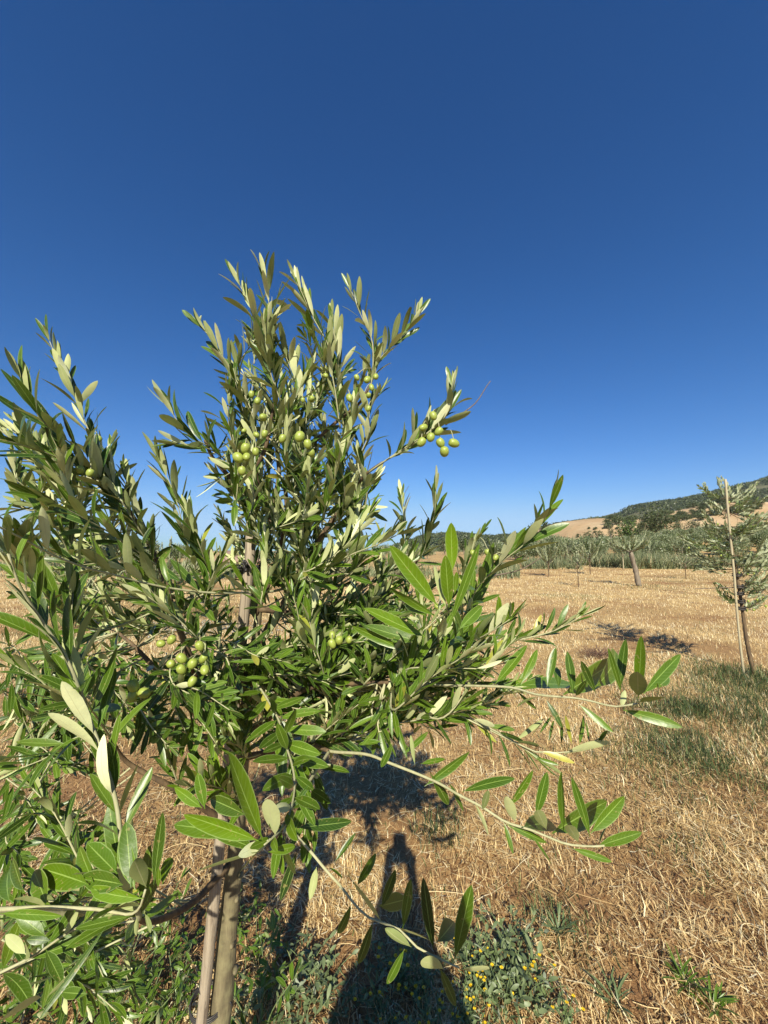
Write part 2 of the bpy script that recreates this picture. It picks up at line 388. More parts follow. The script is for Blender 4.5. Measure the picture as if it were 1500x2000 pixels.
GH = [(-2000, 1110), (700, 1100), (960, 1085), (1040, 1055), (1070, 1031), (1100, 1021), (1150, 1016), (1185, 1021), (1215, 1017), (1260, 1012), (1310, 1000), (1370, 988), (1410, 984), (1500, 984), (1700, 990), (2400, 1040)]
def hill_z(x, y):
    px = pxof(x, 330.0); zr = pyz(px, ridge(GH, px), 330.0)
    k = ss(120, 330, y) * (1 - ss(330, 560, y))
    return -8 + (zr + 8) * k + (fbm(x, y, 30, 8, 4) - .5) * 13 * k * (1 - .7 * k)
xs = np.linspace(-60, 700, 200); ys = np.linspace(110, 560, 110)
X, Y_ = np.meshgrid(xs, ys); Z = hill_z(X, Y_)
o = make_mesh('hill', np.stack((X, Y_, Z), -1).reshape(-1, 3), gridquads(np.arange(X.size).reshape(X.shape)), M['slope']); tag(o, kind='structure')
# wooded cover of the mountain: low clumps made of many small crowns
def crown_cloud(mb, cx, cy, cz, rx, rz, nleaf, ls, viv=0.0, drk=None):
    """a crown: leaf clumps spread over and inside an uneven ellipsoid of lobes"""
    nl = max(3, int(5 + rx)); lob = nrm(rng.normal(size=(nl, 3))) * np.array((rx, rx, rz)) * .5 * rng.random((nl, 1)) ** .4
    k = rng.integers(0, nl, nleaf); d = nrm(rng.normal(size=(nleaf, 3)))
    r = (rng.random((nleaf, 1)) ** .35) * .62
    p = lob[k] + d * r * np.array((rx, rx, rz)) * (.8 + .4 * rng.random((nl, 1)))[k]
    p = p + np.array((cx, cy, cz))
    D = nrm(d + rng.normal(size=(nleaf, 3)) * .8 + np.array((0, 0, .3))); N = nrm(d + rng.normal(size=(nleaf, 3)) * .6)
    quad_leaves(mb, p, D, N, ls * (.6 + .8 * rng.random(nleaf)), ls * .5 * (.6 + .8 * rng.random(nleaf)), rng.random(nleaf), viv)
mb = MB(); cnt = 0
N_ = 7000
px_ = 760 + 1060 * rng.random(N_) ; yy = 470 + 520 * rng.random(N_) ** .8
xx = (px_ - 750) / F * yy
zz = mountain_z(xx, yy); dens = fbm(xx, yy, 60, 9, 3)
keep = dens > .34
nlf = 26
xx, yy, zz = xx[keep], yy[keep], zz[keep]; n_ = len(xx)
rad = 4.2 + 4.0 * rng.random(n_)
d = nrm(rng.normal(size=(n_, nlf, 3))); d[..., 2] = np.abs(d[..., 2])
p = np.stack((xx, yy, zz + 1.5), -1)[:, None] + d * rad[:, None, None] * np.array((1, 1, .85)) * (.65 + .4 * rng.random((n_, nlf, 1)))
quad_leaves(mb, p.reshape(-1, 3), nrm(rng.normal(size=(n_ * nlf, 3))), nrm(d.reshape(-1, 3) + .5 * rng.normal(size=(n_ * nlf, 3))), 3.6, 2.6, np.repeat(rng.random(n_), nlf), 0)
o = mb.build('hillside_forest', M['oak_leaf'], smooth=False); tag(o, 'dense dark evergreen woodland covering the far mountain slope', 'forest', kind='stuff')
# scrub bushes on the golden slope
def clone(src, loc, rz=0, sc=1.0, label=None, group=None):
    r = src.copy(); C.collection.objects.link(r); r.location = loc; r.rotation_euler = (0, 0, rz); r.scale = (sc, sc, sc)
    if label: r['label'] = label
    if group: r['group'] = group
    for ch in src.children:
        c = ch.copy(); C.collection.objects.link(c); c.parent = r
        for g in ch.children:
            e = g.copy(); C.collection.objects.link(e); e.parent = c
    return r
def crown_tree(name, h, r, trunk_r, nleaf, ls, lm, viv=0, low=.25, bm='old_bark', limbs=5, flat=1.0):
    root = empty(name)
    mb = MB(); top = h * .6
    tp = spline([(0, 0, -.15), (random.uniform(-.1, .1) * r, 0, h * low), (random.uniform(-.2, .2) * r, random.uniform(-.2, .2) * r, top)], 8)
    tube(mb, tp, np.linspace(trunk_r, trunk_r * .4, 8), 7, rough=.25)
    for k in range(limbs):
        a = k * 2.4 + random.random(); b0 = tp[3 + k % 4]; e = np.array((math.cos(a) * r * .7, math.sin(a) * r * .7, h * (.6 + .3 * random.random())))
        tube(mb, spline([b0, (b0 + e) / 2 + (0, 0, .1 * h), e], 6), np.linspace(trunk_r * .45, trunk_r * .08, 6), 5)
    mb.build('trunk', M[bm], root)
    mb = MB(); crown_cloud(mb, 0, 0, h * (low + 1) / 2, r, h * (1 - low) / 2 * 1.15 * flat, nleaf, ls, viv)
    mb.build('crown', M[lm], root, smooth=False)
    return root
shrub_src = None; GS = 'dark bushes dotted over the dry slope'
sh = []
for k in range(4):
    s_ = crown_tree('bush', 4.2, 3.0, .25, 420, .85, 'oak_leaf', low=.05); s_.location = (0, 0, -100); sh.append([s_, False])
cnt = 0
def drop(srcs, k, loc, rz, sc, label, cat, group):
    """first use moves the source itself, then copies"""
    s = srcs[k % len(srcs)]
    if not s[1]:
        o = s[0]; o.location = loc; o.rotation_euler = (0, 0, rz); o.scale = (sc, sc, sc); s[1] = True; tag(o, label, cat, group)
    else: o = clone(s[0], loc, rz, sc, label, group); o['category'] = cat
    return o
k = 0
for i in range(520):
    px = random.uniform(1075, 1490); y = random.uniform(215, 335); x = (px - 750) / F * y
    dn = vnoise(x, y, 28, 4)
    lim = .62 if px < 1185 else .26
    if dn < lim: continue
    sc = random.uniform(.35, 1.35) * (1 if px > 1185 else .38)
    drop(sh, k, (x, y, float(hill_z(x, y)) - .3), random.random() * 6, sc, 'dark green bush on the dry golden slope below the mountain', 'bush', GS); k += 1
    if k > 190: break
for s in sh:
    if not s[1]: bpy.data.objects.remove(s[0])
# big trees at the foot of the slope
def place_tree(px, py_base, py_top, Y, wpx, label, cat, lm, ls, nleaf, viv=0, name='tree', low=.15, group=None):
    x = (px - 750) / F * Y; zt = pyz(px, py_top, Y)
    zb = max(gz(x, Y), float(hill_z(x, Y)) if Y > 115 else -99) - .1
    zb = min(zb, pyz(px, py_base, Y))
    h = zt - zb; r = wpx / F * Y / 2
    t = crown_tree(name, h, r, .03 * h + .1, nleaf, ls, lm, viv, low, limbs=6)
    t.location = (x, Y, zb); tag(t, label, cat, group); return t
place_tree(1284, 1035, 990, 150, 72, 'broad dark evergreen tree rising above the olives below the bare slope', 'tree', 'oak_leaf', .8, 2600, name='evergreen_tree')
place_tree(1222, 1040, 1019, 118, 46, 'rounded bright green tree between the olives and the golden slope', 'tree', 'oak_leaf', .55, 1800, viv=.55, name='round_tree', low=.05)
place_tree(1146, 1046, 1034, 118, 34, 'low dark green hedge tree nearest the smooth golden field', 'tree', 'oak_leaf', .5, 900, name='evergreen_tree', low=.0)
place_tree(1172, 1046, 1033, 120, 30, 'low dark green tree just left of the rounded bright one', 'tree', 'oak_leaf', .5, 900, name='evergreen_tree', low=.0)
place_tree(1325, 1030, 1009, 160, 20, 'small dark conical tree beside the broad evergreen', 'tree', 'oak_leaf', .6, 700, name='evergreen_tree', low=.05)
place_tree(1355, 1030, 1014, 160, 34, 'low dark tree below the bushy part of the slope', 'tree', 'oak_leaf', .6, 900, name='evergreen_tree', low=.0)
place_tree(1193, 1030, 1020, 150, 14, 'slender small tree beside the rounded bright one', 'tree', 'oak_leaf', .5, 400, name='evergreen_tree', low=.1)
place_tree(1062, 1050, 1016, 125, 26, 'tall dark tree at the left edge of the golden slope', 'tree', 'oak_leaf', .6, 1200, name='evergreen_tree', low=.1)
place_tree(1040, 1055, 1026, 125, 26, 'rounded dark tree next to the tall one at the edge of the slope', 'tree', 'oak_leaf', .6, 1000, name='evergreen_tree', low=.1)
for k, (px, py, yy_, wp) in enumerate([(905, 1052, 140, 30), (868, 1048, 150, 34), (930, 1055, 135, 26), (985, 1050, 140, 30), (1012, 1046, 140, 26), (835, 1055, 130, 34), (800, 1058, 130, 30)]):
    place_tree(px, 1075, py, yy_, wp, 'far grey green tree on the horizon seen through the twigs', 'tree', 'oak_leaf', .6, 700, name='distant_tree', group='far trees along the horizon')
# row upon row of grown olives behind the field
ol = []
for k in range(5):
    t = crown_tree('grown_olive_tree', 3.3, 1.75, .14, 3400, .22, 'leaf_far', low=.22, bm='old_bark'); ol.append([t, False])
k = 0
for row, Y in enumerate((47, 54, 62, 72, 84, 98, 112)):
    x = .33 * Y + random.uniform(0, 3)
    while x < 1.2 * Y:
        if not (row < 2 and random.random() < .15):
            yy_ = Y + random.uniform(-1.4, 1.4); xx_ = x + random.uniform(-.6, .6)
            rw = ('front row', 'second row', 'third row', 'fourth row', 'fifth row', 'sixth row', 'last row')[row]
            drop(ol, random.randrange(5) if k > 5 else k, (xx_, yy_, gz(xx_, yy_) - .05), random.random() * 6, random.uniform(.8, 1.15),
                 'grey green grown olive tree in the %s of the grove behind the field' % rw, 'olive tree', 'grown olives in the grove, ' + rw); k += 1
        x += random.uniform(3.6, 4.8)
# left side: far olives seen through the branches
for (px, Y, s) in [(40, 30, .8), (120, 34, .85), (215, 33, .9), (290, 40, .85), (345, 46, .8), (395, 50, .8), (520, 60, .8), (560, 70, .9), (600, 66, .9), (655, 62, .9), (700, 75, .9), (745, 70, .9), (790, 78, 1.0), (835, 70, .9), (885, 66, .95), (930, 60, .95), (975, 56, .9), (1010, 62, .9), (1040, 52, .9), (-40, 30, .8), (180, 52, .9), (250, 56, .9)]:
    x = (px - 750) / F * Y
    drop(ol, random.randrange(5), (x, Y, gz(x, Y) - .05), random.random() * 6, s, 'grown olive tree in the far background seen through the branches', 'olive tree', 'far olives behind the foreground tree')
# ------------------------------------------------------------------ farm building
Yb = 62.0
bx0, bx1 = (436 - 750) / F * Yb, (520 - 750) / F * Yb; zg = gz((bx0 + bx1) / 2, Yb) - .2
zt = pyz(470, 1075, Yb); ze = pyz(470, 1094, Yb)
house = empty('farm_building', ((bx0 + bx1) / 2, Yb, zg)); tag(house, 'low ochre farm building with a brown tiled roof beyond the field', 'building')
def box(mb, x0, x1, y0, y1, z0, z1, c=(.5, .5, .5, 1)):
    V = [(x, y, z) for z in (z0, z1) for y in (y0, y1) for x in (x0, x1)]
    mb.add(V, [(0, 2, 3, 1), (4, 5, 7, 6), (0, 1, 5, 4), (2, 6, 7, 3), (0, 4, 6, 2), (1, 3, 7, 5)], None, np.tile(c, (8, 1)))
hw_ = (bx1 - bx0) / 2
mb = MB(); box(mb, -hw_ + .3, hw_ - .3, -2.6, 2.6, 0, ze - zg); wall_ = mb.build('wall', M['wall'], house, smooth=False)
mb = MB(); zr, z0 = zt - zg, ze - zg - .05
mb.add([(-hw_, -3.1, z0), (hw_, -3.1, z0), (hw_, 0, zr), (-hw_, 0, zr), (hw_, 3.1, z0), (-hw_, 3.1, z0), (-hw_, -3.1, z0 - .15), (hw_, -3.1, z0 - .15), (hw_, 3.1, z0 - .15), (-hw_, 3.1, z0 - .15)],
       [(0, 1, 2, 3), (3, 2, 4, 5), (6, 7, 1, 0), (5, 4, 8, 9), (6, 9, 8, 7)], [(0, 3, 5), (1, 4, 2)]); mb.build('roof', M['roof'], house, smooth=False)
for q in (-2.0, 0.6):
    mb = MB(); box(mb, q, q + .9, -2.66, -2.58, z0 - 1.5, z0 - .6); mb.build('window', M['glass'], house, smooth=False)
# ------------------------------------------------------------------ leafy shoots of an olive tree
def shoot(root, pts, L=.068, sp_=.22, up=.25, viv=.0, r0=.0022, w=.185, tipn=2, start=.0, ang=37, stem='twig', sides=6, seed=None, part='leafy_shoot', label=None, far=False, under=0, manual=None, mbs=None, olives=None, bendk=.25):
    """stem + opposite leaf pairs along a polyline of world points (base to tip)"""
    pts = np.asarray(pts, float)
    n = max(6, int(np.linalg.norm(np.diff(pts, axis=0), axis=1).sum() / .012)) if not far else 6
    c = spline(pts, n); Ltot = np.linalg.norm(np.diff(c, axis=0), axis=1).sum()
    smb, lmb = mbs if mbs else (MB(), MB())
    tube(smb, c, np.linspace(r0, r0 * .35, n), sides if not far else 4)
    step = L * sp_; ns = max(2, int(Ltot * (1 - start) / step))
    T = nrm(np.gradient(c, axis=0)); s = np.linspace(start, 1, ns + 1)
    zb_ = pts[len(pts) // 2][2] + root.location.z; nb_ = (np.array((0, 0, 1.)) * .9 + np.array(SUN) * .6) * float(ss(1.62, 1.25, zb_)) if not far else 0
    az0 = rng.random() * 6.28; B = []; D = []; N = []; Ls = []; bd = []; rn = []; vv = []
    if manual is None or sp_ < 5:
        for i, u in enumerate(s):
            f = u * (n - 1); k = min(int(f), n - 2); p = c[k] * (1 - (f - k)) + c[k + 1] * (f - k); t = T[k]
            ref = np.array((0, 0, 1.)) if abs(t[2]) < .92 else np.array((0, 1., 0)); U = nrm(np.cross(t, ref)); W = np.cross(U, t)
            az = az0 + i * math.pi / 2 + rng.normal() * .3
            grow = (1 - max(0, (u - .75) / .25) ** 1.5 * .45) * (.8 + .2 * min(1, u / .2))
            for sgn in (0, math.pi):
                if rng.random() < .06: continue
                a = az + sgn + rng.normal() * .22
                out = U * math.cos(a) + W * math.sin(a)
                an = R(ang - 22 * max(0, (u - .6) / .4) + rng.normal() * 9)
                d_ = t * math.cos(an) + out * math.sin(an) + np.array((0, 0, up)) + rng.normal(size=3) * .10
                nn = t * math.sin(an) - out * math.cos(an) * .9 + np.array((0, 0, up * 1.1)) + nb_ + rng.normal(size=3) * .30
                B.append(p + out * r0 * .5); D.append(d_); N.append(nn); Ls.append(L * grow * (.78 + .4 * rng.random()))
                bd.append(rng.normal() * .38 + bendk * .4); rn.append(rng.random() * (1 if rng.random() < .96 else 1)); vv.append(min(1, max(0, viv + rng.normal() * .14 + (.18 if u > .85 else 0))))
        for _ in range(tipn):
            t = T[-1]; B.append(c[-1]); D.append(t + rng.normal(size=3) * .16); N.append(rng.normal(size=3)); Ls.append(L * (.55 + .3 * rng.random())); bd.append(.1); rn.append(rng.random()); vv.append(min(1, viv + .25))
    if manual is not None:
        for (b_, t_, nf, wd) in manual:
            d_ = t_ - b_; B.append(b_); D.append(d_); Ls.append(np.linalg.norm(d_) * 1.02); bd.append(rng.normal() * .24); rn.append(rng.random() * .7)
            N.append(nf); vv.append(min(1, max(0, viv + rng.normal() * .15)))
    if B:
        n_ = len(B); Ls = np.array(Ls)
        if far: quad_leaves(lmb, np.array(B), np.array(D), np.array(N), Ls, Ls * w * 1.15, np.array(rn) * .95, np.array(vv))
        else:
            wd = Ls * (w * (.85 + .35 * rng.random(n_)))
            if manual is not None:
                k0 = n_ - len(manual)
                for j, mm in enumerate(manual): wd[k0 + j] = Ls[k0 + j] * mm[3]
            fold = .12 + .30 * rng.random(n_)
            rnv = np.array(rn) * .93 + .0
            rnv[rng.random(n_) < .012] = 1.0
            leaves(lmb, np.array(B), np.array(D), np.array(N), Ls, wd, np.array(bd), fold, rnv, np.array(vv))
    if mbs: return c
    st = smb.build(part, M[stem], root)
    if label: st['label'] = label
    if B: lmb.build('foliage', M['leaf_far' if far else 'leaf'], st)
    st['_c'] = 0; del st['_c']
    return st, c
CAMV = np.array((0, 0, H))
def man(leaves_, conv, Y, faces=None):
    """hand placed leaves: ((base x, y), (tip x, y), dY, side, width) -> world"""
    out = []
    for (b_, t_, dY, side, wd) in leaves_:
        bx_, by_ = conv(*b_); tx_, ty_ = conv(*t_)
        yb = Y(bx_, by_) if callable(Y) else Y
        B_ = P(bx_, by_, yb); T_ = P(tx_, ty_, yb + dY)
        v = nrm(CAMV - (B_ + T_) / 2)
        s = nrm(np.cross(T_ - B_, v))
        nn = v * side + s * rng.normal() * .35 + (np.array(SUN) * .3 if side > 0 else np.array((0, 0, 1.15)))
        out.append((B_, T_, nn, min(wd, .36) * .86))
    return out
c1 = lambda x, y: (x / 3, 450 + y / 3)
c2 = lambda x, y: (300 + x / 2.1429, 450 + y / 2.1429)
c3 = lambda x, y: (x / 2.5, 950 + y / 2.5)
c4 = lambda x, y: (550 + x / 2.3077, 900 + y / 2.3077)
c5 = lambda x, y: (1000 + x / 3, 900 + y / 3)
c6 = lambda x, y: (x / 2.5, 1400 + y / 2.5)
c7 = lambda x, y: (500 + x / 3, 1400 + y / 3)
c8 = lambda x, y: (950 + x / 2.7273, 1400 + y / 2.7273)
cz = lambda x, y: (300 + x / 4.2857, 480 + y / 4.2857)     # top shoots close-up
cr = lambda x, y: (550 + x / 3.4884, 500 + y / 3.4884)     # upper right close-up
cm = lambda x, y: (380 + x / 3.5714, 800 + y / 3.5714)     # middle close-up
cl = lambda x, y: (x / 4.2857, 1100 + y / 4.2857)          # left close-up
cn = lambda x, y: (380 + x / 3.75, 1180 + y / 3.75)
cb = lambda x, y: (x / 3.75, 1600 + y / 3.75)
# ------------------------------------------------------------------ THE FOREGROUND OLIVE TREE
TY = 1.08
base = Pg(415, 2160); base = np.array((P(425, 1990, TY)[0] - .03, TY - .01, gz(-.45, TY)))
tree = empty('olive_tree', (0, 0, 0)); tree.location = Vector(base)
tag(tree, 'large leafy young olive tree with green fruit filling the foreground', 'olive tree')
def rel(p): return np.asarray(p) - base
def PR(px, py, Y): return P(px, py, Y) - base
trunk_px = [(430, 1990, TY), (446, 1800, TY), (458, 1690, TY), (470, 1540, TY + .01), (478, 1420, TY + .02), (484, 1340, TY + .03), (500, 1240, TY + .03), (512, 1130, TY + .02), (530, 1000, TY), (545, 930, TY - .02), (538, 850, TY - .02)]
tp = [np.array((-.005, .0, -.06)), np.array((.0, .0, .15))] + [PR(*t) for t in trunk_px]
mb = MB(); c_ = spline(tp, 60)
rad_ = np.interp(np.linspace(0, 1, 60), [0, .1, .35, .5, .75, 1], [.036, .028, .024, .017, .010, .005]) * (1 + .10 * rng.random(60))
tube(mb, c_, rad_, 14, rough=.06)
for pp in ((452, 1760), (443, 1850), (460, 1715), (450, 1900)):
    q = PR(pp[0] + 7, pp[1], TY - .02); tube(mb, [q + (0, .012, 0), q + (.004, -.004, .003)], (.008, .005), 7)
trunk = mb.build('trunk', M['bark'], tree)
limbs = [
    [(478, 1410, 1.1), (452, 1366, 1.04), (392, 1330, .98), (360, 1254, .94), (332, 1174, .92), (318, 1120, .93), (290, 1060, .94), (255, 1000, .95), (225, 950, .95)],
    [(470, 1460, 1.1), (404, 1414, 1.04), (344, 1354, .98), (300, 1302, .95), (262, 1262, .95), (230, 1235, .96)],
    [(484, 1345, 1.11), (512, 1250, 1.05), (554, 1178, 1.02), (598, 1095, 1.02), (640, 1030, 1.02), (690, 960, 1.0), (715, 926, .96), (748, 903, .93)],
    [(500, 1200, 1.1), (545, 1080, 1.10), (560, 1000, 1.10), (560, 945, 1.08), (600, 880, 1.05), (650, 830, 1.02), (700, 790, 1.0), (725, 749, .98)],
    [(530, 1010, 1.08), (500, 930, 1.02), (520, 870, .98), (540, 760, .95)],
    [(530, 990, 1.08), (470, 950, 1.0), (420, 900, .95), (400, 860, .92)],
    [(478, 1440, 1.1), (540, 1390, 1.0), (600, 1345, .92), (700, 1335, .85), (767, 1333, .8)],
    [(470, 1480, 1.1), (520, 1470, 1.0), (590, 1450, .88), (643, 1467, .80)],
    [(462, 1620, 1.08), (400, 1580, 1.0), (340, 1540, .9), (250, 1490, .85), (215, 1440, .8)],
    [(455, 1680, 1.08), (380, 1760, .95), (300, 1800, .8), (256, 1786, .7)],
    [(490, 1300, 1.12), (600, 1270, 1.15), (700, 1240, 1.05), (790, 1262, .9)],
    [(505, 1190, 1.1), (620, 1200, 1.2), (720, 1180, 1.25), (770, 1150, 1.2), (819, 1091, 1.15)],
    [(470, 1450, 1.09), (330, 1430, 1.1), (200, 1400, 1.1), (100, 1385, 1.1), (10, 1360, 1.1)],
]
lr = [.0105, .010, .011, .008, .007, .009, .009, .009, .009, .008, .009, .008, .010]
limb_pts = []
for L_, r_ in zip(limbs, lr):
    mb = MB(); c_ = spline([PR(*t) for t in L_], 30); tube(mb, c_, np.linspace(r_, .0032, 30) * (1 + .12 * rng.random(30)), 9, rough=.08)
    mb.build('limb', M['limb'], tree); limb_pts.append(c_[6:])
limb_pts = np.vstack(limb_pts)
